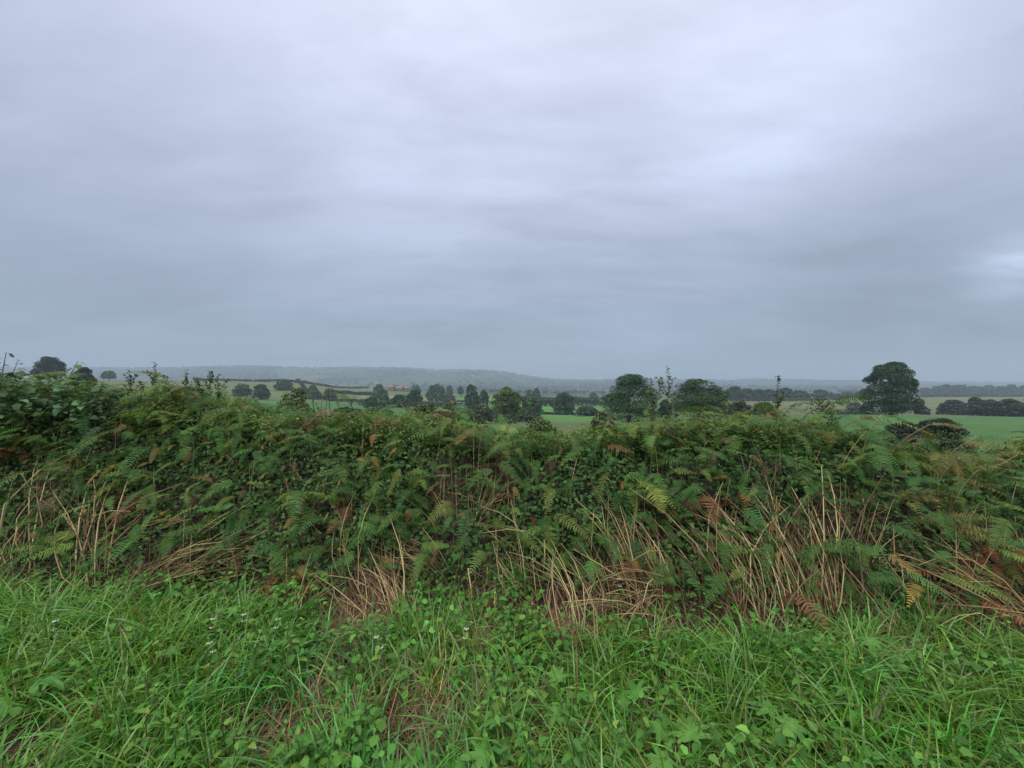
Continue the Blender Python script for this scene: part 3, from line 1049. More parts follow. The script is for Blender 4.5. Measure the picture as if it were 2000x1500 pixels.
def stem_mesh(seed, lean=.35):
    r = np.random.default_rng(seed)
    tt = np.linspace(0, 1, 7)
    pts = np.stack([lean * tt ** 2.0 + r.normal() * .02, r.normal() * .06 * tt * (1 - tt), tt * (1 - .12 * tt)], 1)
    pts[0, :2] = 0
    V, F = tube(pts, np.linspace(.006, .003, 7) / .6, 5)
    return mesh('stem', V, F, (1, 1, 1), MAT['stem']), pts


ST = [stem_mesh(500 + i, lean) for i, lean in enumerate((.15, .3, .45, .6, .8))]


def bracken(pos, H, az, st, nf, fl, label, group, mat=None, mats=None, curled=False, flat=0.0):
    """pos on the bank, stem height H, leaning towards az"""
    root = obj('bracken', None, None, Matrix.Translation(pos) @ Matrix.Rotation(az, 4, 'Z'), label=label, group=group, category='fern')
    sm, pts = ST[st]
    obj('stem', sm, root, Matrix.Diagonal((H, H, H, 1)))
    for i in range(nf):
        if i == 0:
            t, yaw, ln, pit = 1.0, random.gauss(0, .25), fl * 1.15, random.gauss(.15, .25)
        else:
            k_ = (i + 1) // 2
            t = 1.0 - .13 * k_ - random.uniform(0, .05)
            sgn = 1 if i % 2 else -1
            yaw = sgn * random.gauss(1.15, .2)
            ln = fl * random.uniform(.8, 1.05) * (.62 + .14 * k_ if k_ < 4 else 1.0)
            pit = random.gauss(.12, .22)
        t = max(t, .3)
        p = np.array([np.interp(t, np.linspace(0, 1, 7), pts[:, q]) for q in range(3)]) * H
        pit -= flat
        m = Matrix.Translation(p) @ Euler((random.gauss(0, .3), -pit, yaw)).to_matrix().to_4x4() @ Matrix.Diagonal((ln, ln, ln, 1))
        me = random.choice(FRC) if curled else random.choice(FR)
        mm = mat if mats is None else random.choice(mats)
        obj('frond', me, root, m, mat=mm)
    return root


def side_word(px):
    return 'far left' if px < 420 else 'left of centre' if px < 850 else 'centre' if px < 1200 else 'right of centre' if px < 1600 else 'far right'


cnt = 0
cells = [(i, j) for i in range(34) for j in range(8)]
random.shuffle(cells)
for i, j in cells:
    X = -5.6 + 11.1 * (i + random.random()) / 34
    s = (j + random.random()) / 8                       # 0 foot .. 1 behind the crest
    foot = float(bank_foot(X))
    Y = foot + .22 + s * 1.75
    px = CX + X / Y * FX
    if px < -150 or px > 2150:
        if random.random() < .5:
            continue
    # a scrubby gap in the middle where grass and nettles take over
    if s < .35 and random.random() < .45:
        continue
    if 880 < px < 1000 and s < .55 and random.random() < .4:
        continue
    if px < 230 and s < .45 and random.random() < .7:
        continue
    if px < 260 and s > .7 and random.random() < .6:
        continue
    z = float(bank(X, Y))
    zone = 'foot' if s < .3 else 'face' if s < .66 else 'top'
    az = -math.pi / 2 + random.gauss(0, .75) + (-.25 if px < 700 else .2 if px > 1400 else 0)
    top = float(hedge_top(X))
    H = random.uniform(.32, .58)
    if zone == 'top':
        az = random.uniform(0, 6.28) if random.random() < .5 else az
        H = max(.18, min(H, top - z + .02 + random.gauss(0, .07)))
    if zone == 'foot':
        H = random.uniform(.18, .36)
    st = random.choice([0, 1, 2]) if zone == 'top' else random.choice([1, 2, 3, 4])
    # colouring: lime plumes centre-top and right-top, olive on the far right, brown patches
    brown = .05 + (.10 if px < 330 else 0)
    lime = .10 + (.45 if (700 < px < 1000 and zone == 'top') or (1250 < px < 1720 and s > .45) else 0)
    olive = .08 + (.45 if px > 1720 else 0)
    q = random.random()
    if q < brown:
        mat, word, grp = 'fern_brown', 'withered brown', None
    elif q < brown + lime:
        mat, word, grp = 'fern_lime', 'fresh light green', None
    elif q < brown + lime + olive:
        mat, word, grp = 'fern_olive', 'yellowing olive', None
    else:
        mat, word, grp = None, 'deep green', None
    where = {'foot': 'at the foot of the hedge bank', 'face': 'on the face of the hedge bank', 'top': 'along the top of the hedge bank'}[zone]
    sw = side_word(px)
    nf = random.choice([6, 7, 8, 9, 9, 10])
    bracken((X, Y, z - .03), H, az, st, nf, random.uniform(.21, .35), '%s bracken %s, %s' % (word, where.replace('hedge bank', 'bank'), sw),
            '%s bracken %s %s' % (word, where, sw), MAT[mat] if mat else None)
    cnt += 1

# bracken too thick to tell apart, between and behind the single plants
def thicket(name, n, seed, mat, pal, label, srange, offs):
    r = np.random.default_rng(seed)
    src = []
    for me in FR:
        co = np.zeros(len(me.vertices) * 3, dtype=np.float32)
        me.vertices.foreach_get('co', co)
        F_ = {}
        for p_ in me.polygons:
            F_.setdefault(len(p_.vertices), []).append(tuple(p_.vertices))
        src.append((co.reshape(-1, 3), [np.array(v_) for v_ in F_.values()]))
    parts = []
    X = r.uniform(-6.6, 6.6, n)
    s_ = r.uniform(*srange, n)
    Y = bank_foot(X) + .1 + s_ * 1.8
    N_ = bank_normal(X, Y)
    P = np.stack([X, Y, bank(X, Y)], 1) + N_ * r.uniform(offs[0], offs[1], n)[:, None]
    P[:, 2] = np.minimum(P[:, 2], hedge_top(X) - .03 + r.normal(size=n) * .05)
    for i in range(n):
        V, F = src[r.integers(len(src))]
        ln = r.uniform(.14, .30)
        q_ = r.integers(len(pal))
        if q_ >= len(pal) - 2:
            ln *= .6
        m = np.array(Euler((r.normal() * .4, -r.normal() * .35 + .05, -1.57 + r.normal() * 1.15)).to_matrix()) * ln
        parts.append((V @ m.T + P[i], F, jit(pal[q_], 1, .22, r)[0]))
    V, F, C_ = merge(parts)
    obj(name, mesh(name, V, F, C_, MAT['leafattr']), None, None, label=label, category='bracken', kind='stuff')


thicket('bracken_thicket', 2300, 61, None, [(.055, .14, .036), (.075, .165, .038), (.10, .185, .042), (.15, .215, .045), (.055, .14, .036), (.075, .165, .038), (.10, .185, .042), (.075, .165, .038), (.055, .14, .036), (.15, .10, .05), (.30, .20, .06)],
        'dense bracken fronds massed between the single plants of the bank', (.05, 1.0), (.12, .42))

SPEC = [
    (152, 886, 'fern_orange', .13, 'small curled bright orange bracken frond on the left of the bank', True, 4),
    (222, 905, 'fern_yellow', .20, 'yellow bracken frond right below the curled orange one at left', False, 2),
    (238, 940, 'fern_yellow', .19, 'gold bracken frond hanging below the yellow one at left', False, 2),
    (132, 915, 'fern_orange', .16, 'dull orange bracken frond among straw at far left', False, 2),
    (330, 1000, 'fern_yellow', .20, 'yellow bracken frond low on the bank above the flattened straw', False, 3),
    (30, 868, 'fern_rust', .26, 'rust-brown bracken spread flat at the left edge', False, 4),
    (60, 872, 'fern_brown', .26, 'pale brown bracken beside the rust one at left edge', False, 3),
    (200, 840, 'fern_rust', .24, 'rust-tinted bracken under green fronds upper left', False, 4),
    (250, 820, 'fern_olive', .28, 'tan-green bracken sticking up near the hawthorn twigs at left', False, 3),
    (560, 838, 'fern_rust', .24, 'red-brown bracken plume near the hedge top, left of centre', False, 4),
    (545, 815, 'fern_brown', .20, 'orange-brown bracken tip just above the red-brown plume', False, 3),
    (692, 818, 'fern_rust', .20, 'dark red-brown dead bracken on the hedge top beside lime fronds', False, 3),
    (1232, 846, 'fern_orange', .17, 'bright orange bracken frond near the hedge top, right of centre', False, 1),
    (1212, 830, 'fern_yellow', .15, 'gold bracken frond just above the bright orange one', False, 1),
    (1205, 812, 'fern_rust', .19, 'pinkish brown bracken right under the large dark tree', False, 3),
    (1180, 865, 'fern_brown', .22, 'brown bracken clump below the orange frond', False, 4),
    (1075, 890, 'fern_brown', .24, 'straw-brown bracken frond arching over green ones in the centre', False, 2),
    (1072, 945, 'fern_yellow', .22, 'yellow-green bracken hanging down on the centre face', False, 2),
    (1450, 955, 'fern_orange', .13, 'curled orange-brown bracken tip on a bare stalk', True, 3),
    (1855, 905, 'fern_orange', .26, 'orange bracken behind the hedge at the right', False, 4),
    (1900, 930, 'fern_brown', .26, 'brown bracken right of the orange one at the right', False, 3),
    (1905, 1050, 'fern_rust', .26, 'rust-red dead bracken heaped at the right edge', False, 5),
    (1930, 1085, 'fern_rust', .28, 'second rust-red bracken heap lower at the right edge', False, 5),
    (1800, 1135, 'fern_yellow', .22, 'pale yellow bracken frond hanging at the right foot of the bank', False, 1),
    (1835, 1180, 'fern_olive', .20, 'pale olive bracken frond pointing down at the right foot', False, 1),
    (805, 985, 'fern_rust', .10, 'dark rusty dock-like seed head beside straw in the centre', True, 3),
    (690, 985, 'fern_brown', .18, 'brown drooping bracken low on the centre-left face', False, 3),
    (655, 1010, 'fern_brown', .18, 'pale brown withered bracken low on the centre-left face', False, 3),
]
for px, py, mt, fl, lab, cur, nf in SPEC:
    p = hit_bank(px, py, .24)
    z = float(bank(p[0], p[1] + .02))
    H = max(.12, p[2] - z + .04)
    bracken((p[0], p[1] + .02, z - .03), H, -math.pi / 2 + random.gauss(0, .5), random.choice([0, 1]), nf, fl, lab, None, MAT[mt], curled=cur)
# dead bracken collapsed along the foot
for px, py in ((430, 1085), (480, 1070), (530, 1105), (590, 1120), (640, 1125), (700, 1195), (740, 1230), (1075, 1205), (1130, 1235), (1150, 1190), (1900, 1130), (1960, 1150),
               (1850, 1175), (1990, 1190), (1890, 1080), (1920, 1110), (1965, 1080), (1990, 1120), (1940, 1060), (1875, 1150), (60, 1125), (180, 1120), (940, 1175), (1240, 1150), (1540, 1150)):
    p = hit_bank(px, py, .1)
    z = float(bank(p[0], p[1]))
    sw = side_word(px)
    bracken((p[0], p[1], z - .02), .14, random.uniform(0, 6.28), 4, 5, random.uniform(.22, .32), 'flattened dead brown bracken at the bank foot, %s' % sw,
            'flattened dead bracken at the foot, ' + sw, None, mats=[MAT['fern_brown'], MAT['fern_rust'], MAT['fern_brown']], flat=.35)

# ------------------------------------------------------------------ bramble and ivy leaves through the hedge (beyond counting)
def hedge_leaves(name, n, size, colr, offmin, offmax, seed, label, cat, thr=.35, hexa=True, srange=(.0, 1.0), fr=2.3, vn=vn1):
    r = np.random.default_rng(seed)
    X = r.uniform(-7.2, 7.2, n * 3)
    s = r.uniform(srange[0], srange[1], n * 3)
    Y = bank_foot(X) + .05 + s * 2.2
    keep = vn(X * 1.0, s * 2.6, fr) + r.normal(size=len(X)) * .12 > thr
    X, Y, s = X[keep][:n], Y[keep][:n], s[keep][:n]
    n = len(X)
    Nn = bank_normal(X, Y)
    lump = vn3(X * 1.3, s * 3, 2.6)
    off = offmin + (offmax - offmin) * r.random(n) ** .8 * (.45 + .9 * lump)
    P = np.stack([X, Y, bank(X, Y)], 1) + Nn * off[:, None]
    P[:, 2] = np.minimum(P[:, 2], hedge_top(X) - .02 + r.normal(size=n) * .04)
    nn = Nn + r.normal(size=(n, 3)) * .55 + np.array([0, -.1, .35])
    V, F, m = leaves(P, nn, size * np.exp(r.normal(size=n) * .28), .62, hexa, .2, r=r)
    c = jit(colr, n, .28, r)
    obj(name, mesh(name, V, F, np.repeat(c, m, 0), MAT['leafattr']), None, None, label=label, category=cat, kind='stuff')


hedge_leaves('bramble_foliage', 26000, .034, (.065, .138, .040), .02, .24, 11, 'dark green bramble leaves threaded through the whole hedge bank', 'bramble', srange=(.12, 1.0), thr=.42)
hedge_leaves('ivy_foliage', 15000, .036, (.082, .175, .042), .02, .18, 12, 'brighter small-leaved climbers over the lower bank face', 'ivy', thr=.45, srange=(.02, .7), vn=vn2)
hedge_leaves('hedge_foliage', 60000, .026, (.135, .205, .052), .08, .38, 13, 'small light leaves of young hedge shrubs near the bank top', 'hedge leaves', thr=.5, srange=(.42, .95), hexa=False, vn=vn2)

hedge_leaves('bank_undergrowth', 36000, .042, (.045, .105, .032), .0, .09, 17, 'low dark leaves closing the gaps on the soil of the hedge bank', 'undergrowth', thr=.16, srange=(.06, 1.0))

# thin twigs and dead stalks all through the bank
r = np.random.default_rng(21)
n = 1700
X = r.uniform(-6.5, 6.5, n)
s = r.uniform(0, .62, n) ** 1.2
Y = bank_foot(X) + s * 1.6
B = np.stack([X, Y, bank(X, Y) - .02], 1)
V, F, m = blades(B, r.uniform(.2, .55, n), -math.pi / 2 + r.normal(size=n) * 1.3, r.normal(size=n) * .5 + .35, r.normal(size=n) * .5 + .25, np.full(n, .0065), 4, .3, wmin=.003)
c = jit((.36, .245, .135), n, .4, r)
gr = r.random(n) < .3
c[gr] = jit((.10, .13, .05), gr.sum(), .3, r)
obj('hedge_stalks', mesh('hedge_stalks', V, F, np.repeat(c, m, 0), MAT['strawattr']), None, None, label='thin dry and green stalks standing all through the hedge bank', category='stalks', kind='stuff')

# straw litter lying on the foot of the bank and on the bare patches of the verge
PATCH = [(800, 1440, .2), (870, 1420, .16), (735, 1210, .27), (690, 1250, .16), (1130, 1215, .3), (935, 1190, .2), (20, 1490, .3), (640, 1370, .14), (1765, 1295, .2), (1050, 1480, .16),
         (480, 1440, .2), (760, 1180, .25), (560, 1470, .2), (1190, 1195, .25), (1900, 1230, .3), (1085, 1250, .16), (930, 1290, .12), (640, 1480, .15), (720, 1420, .15), (1290, 1490, .12)]
PATCH += [(810, 1520, .16), (735, 1250, .16), (1130, 1260, .18)]
PW = [((px - CX) / FX * (EYE * FX / (py - CY)), EYE * FX / (py - CY), rad) for px, py, rad in PATCH]


def bare(X, Y):
    b = np.zeros_like(X)
    for x, y, rad in PW:
        d_ = np.hypot(X - x, (Y - y) * 1.25) / rad
        b = np.maximum(b, 1 - ss(.5, 1.15, d_ + (vn2(X, Y, 7.) - .5) * .6))
    return b


n = 12000
X = r.uniform(-5, 5, n)
t_ = r.random(n)
Y = bank_foot(X) - .15 + t_ ** 1.6 * .85
k2 = r.random(n) < .45
ii = r.integers(0, len(PW), k2.sum())
pw = np.array(PW)[ii]
aa, rr = r.uniform(0, 6.28, k2.sum()), np.sqrt(r.random(k2.sum()))
X[k2] = pw[:, 0] + np.cos(aa) * rr * pw[:, 2] * 1.2
Y[k2] = pw[:, 1] + np.sin(aa) * rr * pw[:, 2]
keep = (vn1(X, Y, 1.6) + r.normal(size=n) * .1 > .42) | k2
X, Y = X[keep], Y[keep]
n = len(X)
B = np.stack([X, Y, bank(X, Y) + r.uniform(.012, .05, n)], 1)
V, F, m = blades(B, r.uniform(.08, .34, n), r.uniform(0, 6.28, n), 1.15 + r.normal(size=n) * .25, r.normal(size=n) * .35 + .25, r.uniform(.002, .006, n), 3, .35)
V[:, 2] = np.maximum(V[:, 2], bank(V[:, 0], V[:, 1]) + .014)
c = jit((.20, .13, .075), n, .5, r)
obj('straw_litter', mesh('straw_litter', V, F, np.repeat(c, m, 0), MAT['strawattr']), None, None, label='matted brown dead grass lying along the foot of the bank and bare patches', category='dead grass', kind='stuff')

# ------------------------------------------------------------------ clumps of dry grass stems
def straw_mesh(seed):
    r_ = np.random.default_rng(seed)
    tt = np.linspace(0, 1, 5)
    b = r_.normal() * .12
    b2 = r_.normal() * .14
    pts = np.stack([tt, b * np.sin(tt * 3.1) + b2 * tt * tt, -.22 * r_.random() * tt * tt + .10 * r_.normal() * np.sin(tt * 3.1)], 1)
    V, F = tube(pts, np.array([.0029, .0028, .0024, .0019, .0010]) / .5, 4, False)
    return mesh('straw', V, F, (1, 1, 1), MAT['straw'])


STRAW = [straw_mesh(900 + i) for i in range(9)]
# base px,py -> tip px,py, number of stems, spread of base (m), spread of direction, label
CL = [
    (1262, 1178, 1205, 990, 22, .07, .10, 'upright straw sheaf left of the big leaning ones, right of centre'),
    (1300, 1165, 1235, 1010, 16, .06, .12, 'second thin sheaf just right of the upright straw sheaf'),
    (1440, 1180, 1340, 960, 26, .10, .16, 'big golden straw clump leaning left, right of centre'),
    (1500, 1190, 1400, 1000, 22, .10, .18, 'long straw clump leaning left across the big golden one'),
    (1605, 1195, 1540, 960, 26, .08, .12, 'dense golden straw sheaf at the right of the bank'),
    (1575, 1180, 1500, 975, 20, .08, .15, 'brownish straw sheaf left of the dense golden one'),
    (1625, 1190, 1575, 1010, 10, .04, .06, 'thin pale yellow straw blades at the edge of the dense sheaf'),
    (1520, 1150, 1455, 965, 14, .06, .14, 'straw clump under the curled orange bracken tip'),
    (945, 985, 948, 920, 18, .05, .28, 'fan of pale straw standing high on the centre of the bank'),
    (935, 1000, 985, 930, 10, .04, .12, 'straw leaning right out of the pale fan'),
    (1690, 1050, 1700, 970, 14, .04, .22, 'small upright straw fan on the right of the bank'),
    (790, 1190, 690, 1085, 22, .12, .22, 'straw clump leaning left at the foot left of centre'),
    (770, 1200, 735, 1075, 20, .10, .20, 'upright straw clump behind the bare patch left of centre'),
    (800, 1200, 720, 1060, 9, .06, .08, 'few long golden stalks crossing the straw left of centre'),
    (330, 1120, 480, 1035, 26, .12, .12, 'flattened straw swath lying to the right, left part of the bank'),
    (260, 1135, 400, 1065, 20, .10, .14, 'lower flattened straw swath at left'),
    (400, 1120, 520, 1045, 18, .10, .16, 'reddish straw swath right of the flattened ones'),
    (240, 1160, 262, 1100, 10, .04, .12, 'short straw tuft at the edge of the grass at left'),
    (850, 1105, 790, 1050, 10, .05, .18, 'tangled straw just left of the dark hollow'),
    (870, 1120, 800, 1062, 9, .05, .14, 'straw bent over below the dark hollow'),
    (1050, 1060, 950, 1020, 14, .07, .16, 'straw lying across the middle of the bank'),
    (1030, 1140, 990, 1020, 12, .06, .20, 'loose straw stems in the middle of the bank'),
    (1140, 1240, 1100, 1080, 20, .08, .12, 'straw tuft growing from the brown patch in the centre foreground'),
    (1165, 1165, 1080, 1060, 16, .09, .22, 'thin straw tangle above the centre brown patch'),
    (1290, 1165, 1180, 1150, 18, .10, .15, 'straw lying flat at the foot right of centre'),
    (1310, 1160, 1200, 1175, 16, .10, .18, 'second flat straw layer at the foot right of centre'),
    (1760, 1230, 1640, 1080, 10, .08, .15, 'sparse straw leaning left near the right foot'),
    (2010, 1190, 1780, 1080, 16, .10, .10, 'long yellow stalks slanting down at the right edge'),
    (2000, 1220, 1820, 1120, 16, .12, .14, 'lower slanting stalks at the right edge'),
    (1960, 1130, 1880, 1010, 14, .10, .18, 'brown stalks among the rust bracken at right edge'),
    (50, 1090, 110, 890, 10, .08, .08, 'tall bleached stalks at the left edge'),
    (150, 1120, 135, 925, 8, .04, .05, 'pair of pale upright stalks at far left'),
    (190, 1130, 165, 960, 9, .05, .08, 'yellowish upright stalks right of the pale pair'),
    (10, 1110, 60, 930, 8, .06, .12, 'bleached leaning stalks cut by the left edge'),
    (135, 960, 118, 905, 8, .03, .12, 'dead brown plume on top of the pale upright stalks'),
    (180, 1060, 340, 985, 10, .08, .12, 'long pale stalks sloping up to the right at left'),
    (940, 1240, 935, 1165, 7, .03, .06, 'short cut straw stalks in the centre foreground'),
    (575, 1190, 600, 1110, 9, .05, .2, 'straw wisps behind the grass left of centre'),
    (680, 1100, 690, 985, 8, .05, .15, 'brown stems hanging on the left-centre face'),
    (880, 1010, 840, 930, 8, .05, .2, 'dry stems above the dark hollow'),
]


def straw_clump(name, cat, bpx, bpy_, tpx, tpy, ns, sb, sdir, label):
    p = hit_bank(bpx, bpy_, .10)
    q = hit_bank(tpx, tpy, .36)
    p[2] = float(bank(p[0], p[1])) - .02
    v = Vector(q - p)
    root = obj(name, None, None, Matrix.Translation(p), label=label, category=cat)
    Ln = v.length * 1.12
    up = Vector((0, 0, 1))
    ns = int(ns * 1.4)
    for i in range(ns):
        o = Vector((random.gauss(0, sb), random.gauss(0, sb * .6), 0))
        o.z = float(bank(p[0] + o.x, p[1] + o.y)) - .02 - p[2]
        d = (v.normalized() + Vector((random.gauss(0, sdir * 1.25), random.gauss(0, sdir), random.gauss(0, sdir)))).normalized()
        if d.z < .02:
            d.z = .02
        ln = Ln * random.uniform(.55, 1.1)
        m = d.to_track_quat('X', 'Z').to_matrix().to_4x4() @ Matrix.Rotation(random.gauss(0, .7), 4, 'X') @ Matrix.Diagonal((ln, max(.5, ln), max(.5, ln), 1))
        obj('straw', random.choice(STRAW), root, Matrix.Translation(o) @ m)


for c_ in CL:
    straw_clump('dry_grass_clump', 'dry grass', *c_)
# cut dead stalks standing singly
for px, pb, pt, lab in ((810, 1190, 1120, 'thin cut stalk standing left of the nettles'), (837, 1185, 1128, 'stout pale cut stalk beside the thin one'), (920, 1190, 1108, 'tall cut stalk left of the centre'),
                        (800, 1160, 1133, 'short cut stalk behind the thin one'), (965, 1215, 1150, 'dark cut stalk in front of the nettles'), (890, 1240, 1180, 'low brown cut stalk in the grass edge'),
                        (735, 1160, 1140, 'stubby stalk at the straw patch'), (1060, 1120, 1055, 'cut stalk on the centre bank'), (1278, 1120, 1055, 'grey stalk right of the straw sheaf')):
    p = hit_bank(px, pb, .04)
    z = float(bank(p[0], p[1]))
    zt = EYE - (pt - CY) / FX * p[1]
    h = max(.1, zt - z)
    V, F = tube([(0, 0, -.03), (random.gauss(0, .006), 0, h * .5), (random.gauss(0, .012), random.gauss(0, .01), h)], [.0055, .005, .0042], 6)
    obj('dead_stalk', mesh('dead_stalk', V, F, (1.25, 1.2, 1.1), MAT['straw']), None, Matrix.Translation((p[0], p[1], z)), label=lab, category='stalk')

# ------------------------------------------------------------------ hawthorn shoots on the skyline and the hazel
def shoot(px, pyb, pyt, Y, label, lean=0.0, lf=.026, thin=False, colr=(.075, .125, .055), nb=3):
    b = at(px, pyb, Y)
    g = float(bank(b[0], b[1]))
    zt = EYE - (pyt - CY) / FX * Y
    h = zt - g
    r_ = np.random.default_rng(int(px))
    root = obj('hawthorn_shoot', None, None, Matrix.Translation((b[0], b[1], g)), label=label, category='shrub')
    tt = np.linspace(0, 1, 9)
    wob = np.cumsum(r_.normal(size=9)) * .012
    pts = np.stack([lean * h * tt ** 2 + wob, np.cumsum(r_.normal(size=9)) * .01, h * tt], 1)
    V, F = tube(pts, np.linspace(.007, .002, 9), 5)
    obj('stem', mesh('stem', V, F, (.7, .7, .7), MAT['stem']), root)
    P, Dr = [], []
    twigs = [(pts, .45)]
    for i in range(nb):
        t0 = r_.uniform(.5, .85)
        s0 = np.array([np.interp(t0, tt, pts[:, q]) for q in range(3)])
        a = r_.uniform(0, 6.28)
        ln = h * r_.uniform(.12, .22)
        e = s0 + np.array([math.cos(a) * ln * .6, math.sin(a) * ln * .6, ln])
        tp = np.stack([s0 + (e - s0) * q for q in np.linspace(0, 1, 4)])
        V, F = tube(tp, np.linspace(.004, .0015, 4), 4)
        obj('twig', mesh('twig', V, F, (.7, .7, .7), MAT['stem']), root)
        twigs.append((tp, 0))
    for tp, t0 in twigs:
        L_ = np.linalg.norm(np.diff(tp, axis=0), axis=1).sum() * (1 - t0)
        for q in np.linspace(t0, 1, int(max(5, L_ / (.010 if not thin else .022)))):
            s0 = np.array([np.interp(q, np.linspace(0, 1, len(tp)), tp[:, w]) for w in range(3)])
            a = r_.uniform(0, 6.28)
            dd = np.array([math.cos(a), math.sin(a), r_.uniform(-.1, .6)])
            P.append(s0 + dd * lf * .6)
            Dr.append(dd)
    P, Dr = np.array(P), np.array(Dr)
    nn = np.cross(Dr, r_.normal(size=Dr.shape)) + np.array([0, 0, .5])
    V, F, m = leaves(P, nn, lf * np.exp(r_.normal(size=len(P)) * .25), .7, True, .1, dirs=Dr, r=r_)
    obj('leaves', mesh('leaves', V, F, np.repeat(jit(colr, len(P), .25, r_), m, 0), MAT['leafattr']), root)


for a_ in ((289, 790, 709, 4.1, 'tallest leafy hawthorn shoot on the skyline at left'), (257, 790, 722, 4.1, 'broad-leaved shoot left of the tallest hawthorn shoot'),
           (325, 790, 733, 4.2, 'short hawthorn shoot right of the tallest one'), (361, 790, 723, 4.3, 'bushy brownish hawthorn shoot at left'),
           (405, 800, 724, 4.3, 'left one of two close hawthorn shoots before the pale hillside'), (425, 800, 731, 4.35, 'right one of two close hawthorn shoots before the pale hillside'),
           (393, 800, 738, 4.2, 'small hawthorn twig left of the two close shoots'), (272, 800, 745, 4.2, 'low dark twig between the tall shoots at left'),
           (345, 800, 750, 4.0, 'low hawthorn twig below the bushy brownish shoot')):
    shoot(*a_, nb=5)
for px, pt, lab in ((646, 752, 'tallest thin seed stalk above the hedge, left of centre'), (630, 775, 'thin seed stalk just left of the tallest seed stalk'),
                    (668, 778, 'thin seed stalk just right of the tallest seed stalk'), (686, 775, 'rightmost thin seed stalk of the group left of centre'),
                    (624, 776, 'thin seed stalk second left of the tallest seed stalk'), (618, 770, 'leftmost thin seed stalk of the group left of centre')):
    shoot(px, 840, pt, 4.2, lab, lf=.018, thin=True, colr=(.06, .08, .045), nb=1)
for a_ in ((1317, 850, 716, 3.9, 'tall bare-tipped hawthorn shoot between the two big trees'), (1508, 850, 735, 4.0, 'lone hawthorn shoot against the hazy ridge'),
           (1268, 850, 742, 3.9, 'hawthorn shoot crossing the right flank of the large dark tree')):
    shoot(*a_, nb=3)
shoot(1275, 850, 738, 3.9, 'arching hawthorn shoot leaning right beside the large dark tree', lean=.12)

# young light-green shrubs standing in the hedge top
for px, pyt, Y, w, colr, lab in ((575, 758, 5.2, .55, (.080, .12, .045), 'feathery light green shrub on the hedge top before the lumpy oak'),
                                 (1600, 772, 5.4, .65, (.060, .095, .045), 'rounded soft green shrub on the hedge top, right'),
                                 (360, 755, 4.6, .7, (.050, .075, .042), 'fine-leaved hedge shrub under the hawthorn shoots at left'),
                                 (250, 760, 4.4, .7, (.045, .075, .045), 'dark fine-leaved hedge shrub beside the hazel'),
                                 (830, 792, 4.5, .6, (.09, .14, .042), 'lime-green leafy shrub on the hedge top, centre left'),
                                 (1050, 815, 4.6, .6, (.08, .12, .042), 'yellow-green leafy shrub on the hedge top at the centre'),
                                 (1180, 805, 4.3, .45, (.085, .095, .045), 'brown-tinged seedy shrub below the large dark tree'),
                                 (690, 800, 4.6, .6, (.055, .095, .045), 'green leafy shrub left of the lime-green one')):
    X = (px - CX) / FX * Y
    zt = EYE - (pyt - CY) / FX * Y
    zb = float(bank(X, Y)) - .05
    root = obj('hedge_shrub', None, None, Matrix.Translation((X, Y, zb)), label=lab, category='shrub')
    obj('foliage', crown_mesh('bush', px, 3600, .027, colr, wid=w, hei=zt - zb), root)
    for q in range(3):
        V, F = tube([(0, 0, -.03), (q * .06 - .06, .02, (zt - zb) * .5), (q * .14 - .14, .0, (zt - zb) * .9)], [.007, .005, .002], 5)
        obj('stem', mesh('stem', V, F, (.8, .8, .8), MAT['stem']), root)


def broad_leaf(seed, teeth=9, asp=.85, heart=.12, droop=.25, fold=.12, double=0.0):
    """toothed leaf, stalk at origin, tip at +X"""
    r_ = np.random.default_rng(seed)
    pts = []
    m = teeth * 2
    for s in (1, -1):
        row = []
        for i in range(m + 1):
            t = i / m
            w = asp * .5 * 2.6 * max(0, t) ** .55 * max(0, 1 - t) ** 1.05 if 0 < t < 1 else 0
            if i % 2:
                w *= 1.0
            else:
                w *= .74
            x = t - heart * math.sin(math.pi * min(1, t * 3)) * .6 * (t < .33)
            row.append((x, s * w, fold * w * 1.6 - droop * x * x))
        pts.append(row)
    mid = [(i / m, 0, -droop * (i / m) ** 2) for i in range(m + 1)]
    V = np.array(mid + pts[0] + pts[1])
    q, k = [], m + 1
    for i in range(m):
        q += [(i, i + 1, k + i + 1, k + i), (i + 1, i, 2 * k + i, 2 * k + i + 1)]
    C_ = np.ones((len(V), 3))
    C_[:k] *= (1.25, 1.12, 1.05)
    C_[k:] *= r_.uniform(.9, 1.05)
    return V, [np.array(q)], C_


HAZ = [mesh('leaf', *broad_leaf(40 + i, 5, .9, .15, random.uniform(.1, .5), .1)[:2], broad_leaf(40 + i, 5)[2], MAT['hazel'], True) for i in range(4)]
NET = [mesh('leaf', *broad_leaf(60 + i, 5, .66, .10, random.uniform(.2, .6), .14)[:2], broad_leaf(60 + i, 5)[2], MAT['nettle'], True) for i in range(5)]
